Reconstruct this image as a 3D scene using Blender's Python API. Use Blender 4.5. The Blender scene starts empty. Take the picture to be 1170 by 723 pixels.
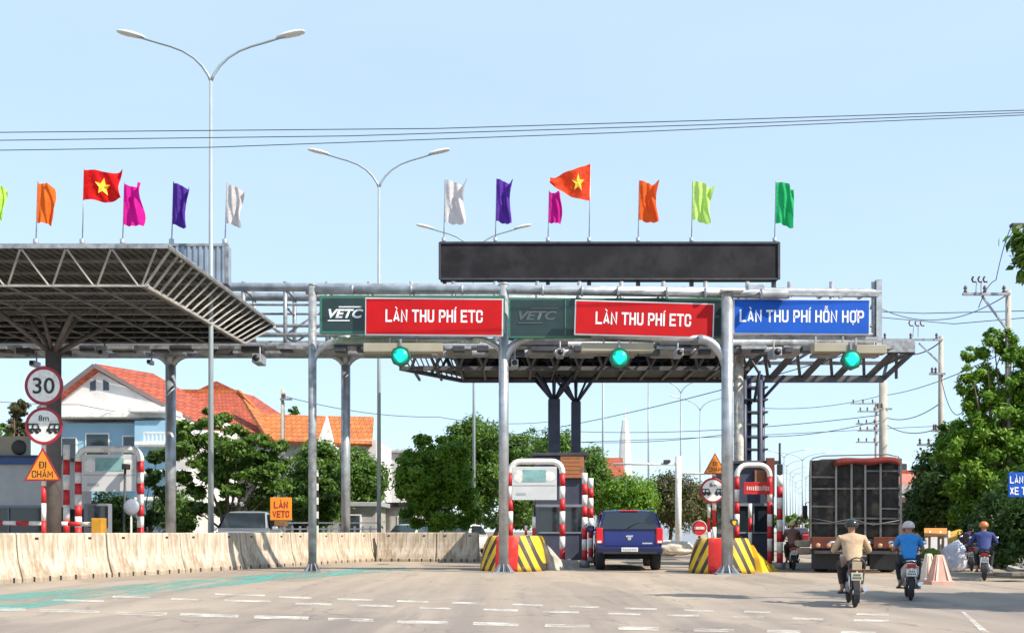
import bpy, bmesh, math, random
import numpy as np
from mathutils import Vector, Matrix, noise
R = math.radians
random.seed(7); np.random.seed(7)
S = bpy.context.scene
COL = S.collection
# ---------------------------------------------------------------- camera, light, exposure
CH, F, HX, HY = 1.25, 1100.0, 585.0, 607.0
cam_d = bpy.data.cameras.new('camera'); cam = bpy.data.objects.new('camera', cam_d); COL.objects.link(cam)
cam.location = (0, 0, CH); cam.rotation_euler = (R(90), 0, 0)
cam_d.sensor_width = 36; cam_d.lens = 36*F/1170; cam_d.shift_y = (HY-361.5)/1170
cam_d.clip_start = .1; cam_d.clip_end = 4000
S.camera = cam
SUN_EL, SUN_V = R(44), Vector((0.86, -0.50))
w = bpy.data.worlds.new('World'); S.world = w; w.use_nodes = True
nt = w.node_tree; bg = nt.nodes['Background']
sky = nt.nodes.new('ShaderNodeTexSky'); sky.sky_type = 'NISHITA'; sky.sun_disc = False
sky.sun_elevation = SUN_EL; sky.sun_rotation = math.atan2(SUN_V.x, SUN_V.y)
sky.air_density = 1.0; sky.dust_density = 0.3; sky.ozone_density = 2.2; sky.altitude = 0
hz_ = nt.nodes.new('ShaderNodeMixRGB'); hz_.blend_type = 'MIX'; hz_.inputs[0].default_value = .6; hz_.inputs[2].default_value = (3.3, 4.3, 5.4, 1)
wn = nt.nodes.new('ShaderNodeTexNoise'); wn.inputs['Scale'].default_value = 2.2; wn.inputs['Detail'].default_value = 4; wc = nt.nodes.new('ShaderNodeTexCoord'); wm_ = nt.nodes.new('ShaderNodeMapping'); wm_.inputs['Scale'].default_value = (1, 1, 4)
nt.links.new(wc.outputs['Generated'], wm_.inputs[0]); nt.links.new(wm_.outputs[0], wn.inputs[0]); wr = nt.nodes.new('ShaderNodeMapRange'); wr.inputs[3].default_value = .6; wr.inputs[4].default_value = .8; nt.links.new(wn.outputs[0], wr.inputs[0]); nt.links.new(wr.outputs[0], hz_.inputs[0])
nt.links.new(sky.outputs[0], hz_.inputs[1]); nt.links.new(hz_.outputs[0], bg.inputs[0]); bg.inputs[1].default_value = 0.15
sd = bpy.data.lights.new('sun', 'SUN'); sun = bpy.data.objects.new('sun', sd); COL.objects.link(sun)
sd.energy = 4.8; sd.angle = R(.5); sd.color = (1, .91, .78)
sv = Vector((SUN_V.x, SUN_V.y, 0)).normalized()*math.cos(SUN_EL); sv.z = math.sin(SUN_EL)
sun.rotation_euler = sv.to_track_quat('Z', 'Y').to_euler()
S.view_settings.view_transform = 'Standard'; S.view_settings.look = 'None'
S.view_settings.exposure = 0.58; S.view_settings.gamma = 1

# ---------------------------------------------------------------- helpers
def P(px, py, Y): return Vector(((px-HX)/F*Y, Y, CH+(HY-py)/F*Y))
def G(px, Y): return Vector(((px-HX)/F*Y, Y, 0))
def link(o, parent=None):
    COL.objects.link(o)
    if parent is not None: o.parent = parent
    return o
def tag(o, label=None, cat=None, group=None, kind=None):
    if label: o['label'] = label
    if cat: o['category'] = cat
    if group: o['group'] = group
    if kind: o['kind'] = kind
    return o
def thing(name, loc, label, cat, group=None, rz=0):
    o = bpy.data.objects.new(name, None); link(o); o.empty_display_size = .3
    o.location = loc; o.rotation_euler.z = rz
    return tag(o, label, cat, group)
def wloc(p):
    v = Vector((0, 0, 0))
    while p is not None: v += p.location; p = p.parent
    return v
def mat(name, col, rough=.6, metal=0, var=.12, scale=6., bump=0., dirt=None, dscale=1.5, spec=.5, stretch=(1, 1, 1)):
    m = bpy.data.materials.new(name); m.use_nodes = True; n = m.node_tree.nodes; l = m.node_tree.links
    b = n['Principled BSDF']; b.inputs['Roughness'].default_value = rough; b.inputs['Metallic'].default_value = metal
    b.inputs['Specular IOR Level'].default_value = spec
    tc = n.new('ShaderNodeTexCoord'); mp = n.new('ShaderNodeMapping'); mp.inputs['Scale'].default_value = stretch
    l.new(tc.outputs['Object'], mp.inputs[0])
    nz = n.new('ShaderNodeTexNoise'); nz.inputs['Scale'].default_value = scale; nz.inputs['Detail'].default_value = 5
    l.new(mp.outputs[0], nz.inputs[0])
    cr = n.new('ShaderNodeValToRGB'); l.new(nz.outputs[0], cr.inputs[0])
    c = Vector(col[:3])
    cr.color_ramp.elements[0].position = .3; cr.color_ramp.elements[1].position = .7
    cr.color_ramp.elements[0].color = (*[max(0, x*(1-var)) for x in c], 1)
    cr.color_ramp.elements[1].color = (*[min(1, x*(1+var)) for x in c], 1)
    out = cr.outputs[0]
    if dirt:
        n2 = n.new('ShaderNodeTexNoise'); n2.inputs['Scale'].default_value = dscale; n2.inputs['Detail'].default_value = 8; n2.inputs['Roughness'].default_value = .65
        l.new(mp.outputs[0], n2.inputs[0])
        r2 = n.new('ShaderNodeValToRGB'); r2.color_ramp.elements[0].position = .48; r2.color_ramp.elements[1].position = .66
        l.new(n2.outputs[0], r2.inputs[0])
        mx = n.new('ShaderNodeMixRGB'); l.new(r2.outputs[0], mx.inputs[0]); l.new(out, mx.inputs[1]); mx.inputs[2].default_value = (*dirt, 1); out = mx.outputs[0]
    l.new(out, b.inputs['Base Color'])
    if bump:
        bp = n.new('ShaderNodeBump'); bp.inputs['Strength'].default_value = bump; bp.inputs['Distance'].default_value = .03
        l.new(nz.outputs[0], bp.inputs['Height']); l.new(bp.outputs[0], b.inputs['Normal'])
    return m
def mathn(nt, op, a, b=None):
    n = nt.nodes.new('ShaderNodeMath'); n.operation = op
    for i, v in enumerate((a, b)):
        if v is None: continue
        if isinstance(v, (int, float)): n.inputs[i].default_value = v
        else: nt.links.new(v, n.inputs[i])
    return n.outputs[0]

class MB:
    """collects shapes in world (or local) coordinates and links them as one mesh"""
    def __init__(s): s.v = []; s.f = []; s.m = []; s.sm = []
    def add(s, vs, fs, mi=0, smooth=False):
        o = len(s.v); s.v += [tuple(v) for v in vs]
        for f in fs: s.f.append(tuple(i+o for i in f)); s.m.append(mi); s.sm.append(smooth)
        return s
    def box(s, c, d, mi=0, rz=0, M=None):
        x, y, z = d[0]/2, d[1]/2, d[2]/2
        vs = [Vector((a*x, b*y, e*z)) for a in (-1, 1) for b in (-1, 1) for e in (-1, 1)]
        rot = M if M is not None else Matrix.Rotation(rz, 3, 'Z')
        vs = [rot @ v + Vector(c) for v in vs]
        return s.add(vs, [(0, 1, 3, 2), (4, 6, 7, 5), (0, 4, 5, 1), (2, 3, 7, 6), (0, 2, 6, 4), (1, 5, 7, 3)], mi)
    def bbox(s, c, d, b=.02, mi=0, rz=0):
        """box with chamfered edges"""
        bm = bmesh.new(); bmesh.ops.create_cube(bm, size=1)
        for v in bm.verts: v.co = Vector((v.co.x*d[0], v.co.y*d[1], v.co.z*d[2]))
        bmesh.ops.bevel(bm, geom=bm.edges[:], offset=min(b, min(d)*.4), segments=2, profile=.5, affect='EDGES')
        rot = Matrix.Rotation(rz, 3, 'Z'); bm.verts.index_update()
        s.add([rot @ v.co + Vector(c) for v in bm.verts], [[v.index for v in f.verts] for f in bm.faces], mi); bm.free(); return s
    def bar(s, a, b, w, h=None, mi=0):
        a = Vector(a); b = Vector(b); h = h or w; d = b-a
        if d.length < 1e-6: return s
        q = d.to_track_quat('Z', 'Y').to_matrix()
        return s.box((a+b)/2, (w, h, d.length), mi, M=q)
    def tube(s, pts, r, n=10, mi=0, cap=True, smooth=True):
        pts = [Vector(p) for p in pts]; k = len(pts); rr = r if isinstance(r, (list, tuple)) else [r]*k
        vs = []; up = None
        for i, p in enumerate(pts):
            t = (pts[min(i+1, k-1)]-pts[max(i-1, 0)]).normalized()
            if up is None: up = Vector((0, 0, 1)) if abs(t.z) < .9 else Vector((1, 0, 0))
            a = t.cross(up).normalized(); b = a.cross(t).normalized(); up = b
            for j in range(n):
                g = 2*math.pi*j/n; vs.append(p+a*math.cos(g)*rr[i]+b*math.sin(g)*rr[i])
        fs = []
        for i in range(k-1):
            for j in range(n):
                fs.append((i*n+j, i*n+(j+1) % n, (i+1)*n+(j+1) % n, (i+1)*n+j))
        s.add(vs, fs, mi, smooth)
        if cap:
            o = len(s.v)-len(vs)
            s.f.append(tuple(o+j for j in reversed(range(n)))); s.m.append(mi); s.sm.append(False)
            s.f.append(tuple(o+(k-1)*n+j for j in range(n))); s.m.append(mi); s.sm.append(False)
        return s
    def prism(s, pts, d, mi=0):
        """polygon (3D, planar) extruded along vector d"""
        n = len(pts); d = Vector(d); a = [Vector(p) for p in pts]; b = [p+d for p in a]
        return s.add(a+b, [tuple(reversed(range(n))), tuple(range(n, 2*n))]+[(i, (i+1) % n, n+(i+1) % n, n+i) for i in range(n)], mi)
    def loft(s, rings, mi=0, smooth=False, cap=True):
        n = len(rings[0]); vs = [p for r in rings for p in r]; fs = []
        for i in range(len(rings)-1):
            for j in range(n): fs.append((i*n+j, i*n+(j+1) % n, (i+1)*n+(j+1) % n, (i+1)*n+j))
        s.add(vs, fs, mi, smooth)
        if cap:
            o = len(s.v)-len(vs)
            s.f.append(tuple(o+j for j in reversed(range(n)))); s.m.append(mi); s.sm.append(False)
            s.f.append(tuple(o+(len(rings)-1)*n+j for j in range(n))); s.m.append(mi); s.sm.append(False)
        return s
    def lathe(s, c, prof, n=20, axis='Z', mi=0, smooth=True):
        vs = []; c = Vector(c)
        for r, h in prof:
            for j in range(n):
                g = 2*math.pi*j/n; x, y = r*math.cos(g), r*math.sin(g)
                v = {'Z': (x, y, h), 'X': (h, x, y), 'Y': (x, h, y)}[axis]; vs.append(c+Vector(v))
        fs = [(i*n+j, i*n+(j+1) % n, (i+1)*n+(j+1) % n, (i+1)*n+j) for i in range(len(prof)-1) for j in range(n)]
        fs += [tuple(range(n)), tuple((len(prof)-1)*n+j for j in range(n))]
        return s.add(vs, fs, mi, smooth)
    def ball(s, c, r, n=12, mi=0):
        r = Vector(r) if not isinstance(r, (int, float)) else Vector((r, r, r)); c = Vector(c); vs = []; fs = []; m = n//2
        for i in range(m+1):
            t = math.pi*i/m
            for j in range(n):
                g = 2*math.pi*j/n; vs.append(c+Vector((r.x*math.sin(t)*math.cos(g), r.y*math.sin(t)*math.sin(g), r.z*math.cos(t))))
        for i in range(m):
            for j in range(n): fs.append((i*n+j, (i+1)*n+j, (i+1)*n+(j+1) % n, i*n+(j+1) % n))
        return s.add(vs, fs, mi, True)
    def build(s, name, mats, parent=None, world=True):
        """world=True: vertices are world coordinates, stored relative to the parent chain"""
        off = wloc(parent) if (parent is not None and world) else Vector((0, 0, 0))
        me = bpy.data.meshes.new(name); me.from_pydata([tuple(Vector(v)-off) for v in s.v], [], s.f)
        if not isinstance(mats, (list, tuple)): mats = [mats]
        for m in mats: me.materials.append(m)
        me.polygons.foreach_set('material_index', s.m); me.polygons.foreach_set('use_smooth', s.sm)
        bm = bmesh.new(); bm.from_mesh(me)
        if len(bm.faces) < 6000: bmesh.ops.recalc_face_normals(bm, faces=bm.faces)
        bm.to_mesh(me); bm.free(); me.update()
        return link(bpy.data.objects.new(name, me), parent)
    def solo(s, name, mats, loc, label, cat, group=None, kind=None):
        """a thing that is one mesh: vertices in world coordinates, origin at loc"""
        o = MB(); o.v = [tuple(Vector(v)-Vector(loc)) for v in s.v]; o.f = s.f; o.m = s.m; o.sm = s.sm
        o = o.build(name, mats); o.location = loc; return tag(o, label, cat, group, kind)
def copy_tree(o, parent=None):
    c = o.copy(); link(c, parent)
    for ch in [x for x in bpy.data.objects if x.parent == o]: copy_tree(ch, c)
    return c
def arc(c, r, a0, a1, n=8, u=(1, 0, 0), v=(0, 0, 1)):
    u = Vector(u); v = Vector(v); c = Vector(c)
    return [c+u*r*math.cos(a0+(a1-a0)*i/n)+v*r*math.sin(a0+(a1-a0)*i/n) for i in range(n+1)]
def text(body, cx, cz, W, H, y, m, parent, thick=.01, off=.02, name='lettering', shear=0, M=None):
    """raised letters facing the camera, centred at cx,cz (world) fitted to W x H"""
    cu = bpy.data.curves.new(name, 'FONT'); cu.body = body; cu.offset = off; cu.align_x = 'CENTER'; cu.shear = shear; cu.resolution_u = 3
    o = bpy.data.objects.new('t', cu); link(o); bpy.context.view_layer.update()
    me = bpy.data.meshes.new_from_object(o.evaluated_get(bpy.context.evaluated_depsgraph_get()))
    bpy.data.objects.remove(o); n = len(me.vertices); co = np.empty(n*3); me.vertices.foreach_get('co', co); co = co.reshape(-1, 3)
    mn, mx_ = co.min(0), co.max(0)
    x = (co[:, 0]-(mn[0]+mx_[0])/2)/(mx_[0]-mn[0])*W+cx; z = (co[:, 1]-(mn[1]+mx_[1])/2)/(mx_[1]-mn[1])*H+cz
    off_ = wloc(parent) if M is None else Vector((0, 0, 0))
    new = np.stack([x-off_.x, np.full(n, y-off_.y), z-off_.z], 1)
    me.vertices.foreach_set('co', new.ravel()); me.materials.clear(); me.materials.append(m); me.update()
    ob = link(bpy.data.objects.new(name, me), parent); return ob

# stroke lettering: narrow heavy capitals drawn as mitred ribbons
_w = .56
GL = {'L': [[(0, 1), (0, 0), (_w, 0)]], 'A': [[(0, 0), (_w/2, 1), (_w, 0)], [(.2*_w, .27), (.8*_w, .27)]], 'N': [[(0, 0), (0, 1), (_w, 0), (_w, 1)]], 'T': [[(-.03, 1), (_w+.03, 1)], [(_w/2, 1), (_w/2, 0)]],
 'H': [[(0, 0), (0, 1)], [(_w, 0), (_w, 1)], [(0, .5), (_w, .5)]], 'U': [[(0, 1), (0, .14), (.12, 0), (_w-.12, 0), (_w, .14), (_w, 1)]], 'P': [[(0, 0), (0, 1), (_w-.12, 1), (_w, .88), (_w, .56), (_w-.12, .44), (.1, .44)]],
 'I': [[(0, 0), (0, 1)]], 'E': [[(_w, 1), (0, 1), (0, 0), (_w, 0)], [(0, .5), (_w*.85, .5)]], 'C': [[(_w, .7), (_w, .88), (_w-.12, 1), (.12, 1), (0, .88), (0, .12), (.12, 0), (_w-.12, 0), (_w, .12), (_w, .3)]],
 'V': [[(0, 1), (_w/2, 0), (_w, 1)]], 'O': [[(_w/2, 0), (.12, 0), (0, .14), (0, .86), (.12, 1), (_w-.12, 1), (_w, .86), (_w, .14), (_w-.12, 0), (_w/2, 0)]], 'X': [[(0, 0), (_w, 1)], [(0, 1), (_w, 0)]],
 'M': [[(0, 0), (0, 1), (.36, .3), (.72, 1), (.72, 0)]], 'D': [[(.06, 0), (.06, 1), (_w-.14, 1), (_w, .84), (_w, .16), (_w-.14, 0), (.06, 0)]]}
ACC = {'À': ('A', 'g'), 'Í': ('I', 'a'), 'Ỗ': ('O', 'ct'), 'Ợ': ('O', 'hd'), 'Ậ': ('A', 'cd'), 'Đ': ('D', 's')}
def letters(body, cx, cz, W, H, y, m, parent, name='lettering', t=.2):
    rib = []; x = 0.
    for ch in body:
        if ch == ' ': x += .42; continue
        base, ac = ACC.get(ch, (ch, '')); wd_ = {'I': 0, 'M': .72}.get(base, _w)
        rib += [([(px+x, py) for px, py in r], t) for r in GL[base]]; c = x+wd_/2; top = 1.2
        for a in ac:
            if a == 'g': rib.append(([(c-.14, 1.36), (c+.08, 1.17)], .11))
            if a == 'a': rib.append(([(c+.14, 1.38), (c-.04, 1.17)], .11))
            if a == 'c': rib.append(([(c-.2, 1.17), (c, 1.32), (c+.2, 1.17)], .09)); top = 1.44
            if a == 't': rib.append(([(c-.18, top-.03), (c-.06, top+.05), (c+.06, top-.03), (c+.18, top+.06)], .08))
            if a == 'h': rib.append(([(x+wd_-.02, .98), (x+wd_+.13, 1.02), (x+wd_+.14, 1.2)], .1))
            if a == 'd': rib.append(([(c-.07, -.24), (c+.07, -.24)], .13))
            if a == 's': rib.append(([(x-.12, .5), (x+.26, .5)], .13))
        x += wd_+t+.13
    mb = MB(); P2 = []
    for k, (r, th) in enumerate(rib):
        L_, R_ = [], []; n = len(r)
        for i in range(n):
            p = Vector(r[i]); closed = r[0] == r[-1]
            a = Vector(r[i-1]) if i > 0 else (Vector(r[-2]) if closed else None); b = Vector(r[i+1]) if i < n-1 else (Vector(r[1]) if closed else None)
            d1 = (p-a).normalized() if a else (b-p).normalized(); d2 = (b-p).normalized() if b else d1
            n1, n2 = Vector((-d1.y, d1.x)), Vector((-d2.y, d2.x)); q = (n1+n2)
            q = q/max(.35, q.length_squared/2)/1.0 if q.length > .1 else n1
            if i == 0 and not closed: p = p-d2*th*.5*(1 if th > .15 and abs(d2.x)+abs(d2.y) < 1.05 else 0)
            if i == n-1 and not closed: p = p+d1*th*.5*(1 if th > .15 and abs(d1.x)+abs(d1.y) < 1.05 else 0)
            L_.append(p+q*th/2); R_.append(p-q*th/2)
        P2.append((L_, R_, k))
    pts = [q for L_, R_, k in P2 for q in L_+R_]; x0, x1 = min(p.x for p in pts), max(p.x for p in pts); z0, z1 = min(p.y for p in pts), max(p.y for p in pts)
    T_ = lambda p, k: Vector((cx+((p.x-x0)/(x1-x0)-.5)*W, y-.0006*k, cz+((p.y-z0)/(z1-z0)-.5)*H))
    for L_, R_, k in P2:
        for i in range(len(L_)-1): mb.prism([T_(L_[i], k % 5), T_(L_[i+1], k % 5), T_(R_[i+1], k % 5), T_(R_[i], k % 5)], (0, .012, 0))
    return mb.build(name, m, parent)

# ---------------------------------------------------------------- materials
galv = mat('galvanised', (.42, .44, .46), .42, .55, .2, 3, .05, dirt=(.28, .29, .3), dscale=2)
galv2 = mat('galvanised_dull', (.33, .345, .36), .5, .35, .25, 4, .05, dirt=(.16, .16, .17), dscale=2.5)
creamp = mat('mottled_cream_pole', (.62, .58, .5), .7, 0, .25, 5, .05, dirt=(.3, .28, .25), dscale=3)
darksteel = mat('dark_steel', (.055, .055, .062), .55, .2, .3, 3)
navy = mat('navy_grey_steel', (.05, .06, .1), .5, .1, .2, 3)
roofsheet = mat('soffit_sheet', (.075, .073, .071), .7, 0, .3, 2, stretch=(1, 1, 1))
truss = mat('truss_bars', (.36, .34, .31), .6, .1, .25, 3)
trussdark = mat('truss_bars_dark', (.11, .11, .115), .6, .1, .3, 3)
white = mat('white_paint', (.8, .79, .76), .5, 0, .06, 4, dirt=(.55, .52, .46), dscale=4)
red = mat('red_paint', (.55, .02, .025), .5, 0, .12, 4)
dred = mat('dark_red_paint', (.3, .015, .03), .5, 0, .15, 4)
signred = mat('sign_red', (.46, .002, .005), .6, 0, .12, 1.5, spec=.25)
signblue = mat('sign_blue', (.004, .085, .46), .6, 0, .12, 1.5, spec=.25)
signgreen = mat('sign_green_edge', (.03, .14, .09), .5, 0, .1, 2)
signdark = mat('sign_dark_face', (.015, .035, .035), .4, 0, .2, 2)
orange = mat('sign_orange', (.85, .26, .01), .45, 0, .08, 3)
yellow = mat('yellow_paint', (.75, .45, .02), .5, 0, .12, 3)
black = mat('black_paint', (.02, .02, .022), .5, 0, .2, 3)
rubber = mat('rubber', (.025, .025, .027), .8, 0, .2, 8)
beige = mat('beige_case', (.34, .31, .23), .6, 0, .08, 2)
glass = mat('tinted_glass', (.02, .028, .035), .08, 0, .1, 1, spec=.8)
teal = mat('teal_print', (.2, .38, .38), .5, 0, .2, 5)
greytxt = mat('grey_print', (.35, .36, .38), .5, 0, .1, 5)
faint = mat('faded_print', (.07, .085, .09), .5, 0, .1, 5)
conc = mat('concrete', (.42, .39, .34), .9, 0, .15, 8, .3, dirt=(.28, .25, .2), dscale=2)
bark = mat('bark', (.12, .085, .06), .9, 0, .3, 8, .4)
chrome = mat('bright_metal', (.7, .7, .7), .25, .9, .05, 3)
skinm = mat('skin', (.34, .18, .11), .55, 0, .06, 10)
def emis(name, col, st):
    m = mat(name, col, .4); b = m.node_tree.nodes['Principled BSDF']; b.inputs['Emission Color'].default_value = (*col, 1); b.inputs['Emission Strength'].default_value = st; return m
greenlight = emis('green_light', (.0, .9, .48), 1.2)
greenglow = emis('green_lens', (.0, .35, .2), .35)
# ================================================================ ground
def road_material():
    m = bpy.data.materials.new('road'); m.use_nodes = True; nt = m.node_tree; n = nt.nodes; l = nt.links; b = n['Principled BSDF']
    tc = n.new('ShaderNodeTexCoord')
    def nz(scale, st, det=6, ro=.6):
        mp = n.new('ShaderNodeMapping'); mp.inputs['Scale'].default_value = st; mp.inputs['Rotation'].default_value = (0, 0, R(14)); l.new(tc.outputs['Object'], mp.inputs[0])
        t = n.new('ShaderNodeTexNoise'); t.inputs['Scale'].default_value = scale; t.inputs['Detail'].default_value = det; t.inputs['Roughness'].default_value = ro; l.new(mp.outputs[0], t.inputs[0]); return t.outputs[0]
    def ramp(src, p0, c0, p1, c1):
        r = n.new('ShaderNodeValToRGB'); r.color_ramp.elements[0].position = p0; r.color_ramp.elements[0].color = (*c0, 1); r.color_ramp.elements[1].position = p1; r.color_ramp.elements[1].color = (*c1, 1); l.new(src, r.inputs[0]); return r.outputs[0]
    def mix(f, a, b_, mode='MIX'):
        x = n.new('ShaderNodeMixRGB'); x.blend_type = mode
        for i, v in enumerate((f, a, b_)):
            if isinstance(v, (int, float)): x.inputs[i].default_value = v
            elif isinstance(v, tuple): x.inputs[i].default_value = (*v, 1)
            else: l.new(v, x.inputs[i])
        return x.outputs[0]
    base = ramp(nz(.35, (1, .5, 1)), .35, (.285, .235, .195), .68, (.365, .30, .245))
    wear = ramp(nz(.9, (1.1, .05, 1)), .42, (0, 0, 0), .62, (1, 1, 1))          # wheel-path polishing along the lanes
    c = mix(mathn(nt, 'MULTIPLY', wear, .65), base, (.20, .172, .155))
    dust = ramp(nz(.16, (1, .45, 1), 8, .7), .5, (0, 0, 0), .7, (1, 1, 1))
    c = mix(mathn(nt, 'MULTIPLY', dust, .6), c, (.50, .40, .29))
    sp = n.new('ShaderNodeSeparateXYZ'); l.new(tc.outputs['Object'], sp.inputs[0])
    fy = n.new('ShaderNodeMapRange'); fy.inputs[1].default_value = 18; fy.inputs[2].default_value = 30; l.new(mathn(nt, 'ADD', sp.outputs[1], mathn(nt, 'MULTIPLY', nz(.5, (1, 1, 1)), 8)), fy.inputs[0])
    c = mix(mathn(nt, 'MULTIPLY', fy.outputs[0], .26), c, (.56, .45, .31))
    oil = ramp(nz(1.3, (.9, .12, 1), 9, .7), .58, (0, 0, 0), .72, (1, 1, 1)); c = mix(mathn(nt, 'MULTIPLY', oil, .55), c, (.12, .10, .09))
    patch = ramp(nz(.22, (1.2, .35, 1), 2, .3), .56, (0, 0, 0), .575, (1, 1, 1)); c = mix(mathn(nt, 'MULTIPLY', patch, .35), c, (.17, .145, .13))
    spk = ramp(nz(9, (1, .6, 1), 4, .6), .68, (0, 0, 0), .74, (1, 1, 1)); c = mix(mathn(nt, 'MULTIPLY', spk, .5), c, (.1, .085, .07))
    grain = ramp(nz(60, (1, 1, 1), 3), .3, (.75, .75, .75), .7, (1.2, 1.2, 1.2))
    c = mix(.8, c, grain, 'MULTIPLY')
    crack = n.new('ShaderNodeTexVoronoi'); crack.feature = 'DISTANCE_TO_EDGE'; crack.inputs['Scale'].default_value = .33
    mp = n.new('ShaderNodeMapping'); l.new(tc.outputs['Object'], mp.inputs[0]); wob = n.new('ShaderNodeTexNoise'); wob.inputs['Scale'].default_value = 1.5; l.new(tc.outputs['Object'], wob.inputs[0])
    va = n.new('ShaderNodeVectorMath'); va.operation = 'ADD'; l.new(mp.outputs[0], va.inputs[0]); l.new(wob.outputs[1], va.inputs[1]); l.new(va.outputs[0], crack.inputs['Vector'])
    ck = ramp(crack.outputs[0], 0, (1, 1, 1), .012, (0, 0, 0))
    c = mix(mathn(nt, 'MULTIPLY', ck, .45), c, (.09, .08, .075))
    l.new(c, b.inputs['Base Color']); b.inputs['Roughness'].default_value = .85; b.inputs['Specular IOR Level'].default_value = .3
    bp = n.new('ShaderNodeBump'); bp.inputs['Strength'].default_value = .25; bp.inputs['Distance'].default_value = .01; l.new(nz(45, (1, 1, 1), 3), bp.inputs['Height']); l.new(bp.outputs[0], b.inputs['Normal'])
    return m
def sheet(name, pts, z, m, kind='structure'):
    mb = MB(); mb.add([(p[0], p[1], z) for p in pts], [tuple(range(len(pts)))]); o = mb.build(name, m); return tag(o, kind=kind)
soil = mat('soil', (.2, .17, .12), .95, 0, .25, .3, .2, dirt=(.09, .12, .04), dscale=.08)
sheet('ground', [(-1500, -60), (1500, -60), (1500, 3000), (-1500, 3000)], -.012, soil)
sheet('road', [(-34, -30), (24, -30), (24, 30), (38, 90), (180, 600), (150, 600), (-6, 130), (-34, 90)], 0, road_material())
def worn(name, col, lo, hi, scale=2.5, st=(1, .25, 1)):
    m = mat(name, col, .7, 0, .15, 5); n = m.node_tree.nodes; l = m.node_tree.links; b = n['Principled BSDF']
    tc = n.new('ShaderNodeTexCoord'); mp = n.new('ShaderNodeMapping'); mp.inputs['Scale'].default_value = st; l.new(tc.outputs['Object'], mp.inputs[0])
    t = n.new('ShaderNodeTexNoise'); t.inputs['Scale'].default_value = scale; t.inputs['Detail'].default_value = 9; t.inputs['Roughness'].default_value = .75; l.new(mp.outputs[0], t.inputs[0])
    r = n.new('ShaderNodeValToRGB'); r.color_ramp.elements[0].position = lo; r.color_ramp.elements[1].position = hi; l.new(t.outputs[0], r.inputs[0])
    l.new(r.outputs[0], b.inputs['Alpha']); return m
cy = worn('worn_turquoise_paint', (.1, .42, .36), .42, .68, .8, (1.6, .3, 1))
sheet('turquoise_lane_paint', [(-9.6, 12), (-8.6, 12), (-6.25, 24.1), (-3.3, 31.2), (-3.9, 34.6), (-7.3, 28), (-10.2, 18.8), (-12, 12)], .004, cy)
wm = worn('worn_white_paint', (.72, .69, .62), .40, .66, 1.6, (1, 1, 1))
mb = MB()
rowA = [(-80, -20, 694), (-2, 29, 696), (44, 113, 698), (132, 190, 701), (205, 272, 703), (290, 352, 705.5), (374, 426, 708), (453, 511, 711), (540, 592, 713), (622, 673, 715), (706, 752, 718), (792, 838, 720), (876, 914, 721.5), (960, 1000, 723)]
rowB = [(337, 378, 690), (407, 450, 692), (479, 515, 694.5), (552, 591, 697), (620, 661, 699), (694, 731, 701.5), (762, 798, 703), (836, 872, 705), (905, 940, 707), (975, 1015, 709)]
rowD = [(128, 171, 682), (245, 302, 679.5), (318, 355, 682.5), (385, 425, 685), (453, 489, 687), (516, 554, 689), (585, 620, 691), (650, 684, 693), (713, 750, 695.5), (781, 815, 697.5), (850, 880, 699), (978, 1015, 702)]
rowC = [(195, 227, 684.5), (255, 309, 686.5), (60, 118, 686)]
for rows, th in ((rowA, 3.6), (rowB, 2.3), (rowD, 2.0), (rowC, 2)):
    for a, b, y in rows:
        sl = (b-a)*.026
        q = [(a, y+th/2-sl/2), (b, y+th/2+sl/2), (b+1, y-th/2+sl/2), (a+1, y-th/2-sl/2)]
        q = [G(x, F*CH/(yy-HY)) for x, yy in q]
        mb.add([(p.x, p.y, .006) for p in q], [(0, 1, 2, 3)])
q = [G(x, F*CH/(yy-HY)) for x, yy in ((1122, 723), (1131, 723), (1102, 699), (1098, 699))]
mb.add([(p.x, p.y, .006) for p in q], [(0, 1, 2, 3)])
tag(mb.build('lane_markings', wm), kind='structure')
# pavement with kerb on the right
pave = mat('pavement', (.2, .175, .15), .9, 0, .25, 2, .3, dirt=(.07, .065, .06), dscale=1)
pts = [(10.9, -20), (10.9, 17), (13.5, 24.2), (17, 33), (20.5, 50), (36, 90), (60, 150), (90, 150), (90, -20)]
mb = MB(); mb.prism([(x, y, 0) for x, y in pts], (0, 0, .11)); tag(mb.build('pavement', pave), kind='structure')
kerbm = mat('kerb_stone', (.42, .4, .36), .85, 0, .12, 3, .1)
mb = MB()
for (a, b) in zip(pts[:6], pts[1:7]):
    a = Vector((a[0]-.1, a[1], .065)); b = Vector((b[0]-.1, b[1], .065)); mb.bar(a, b, .2 , .135)
tag(mb.build('kerb', kerbm), kind='structure')

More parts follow.
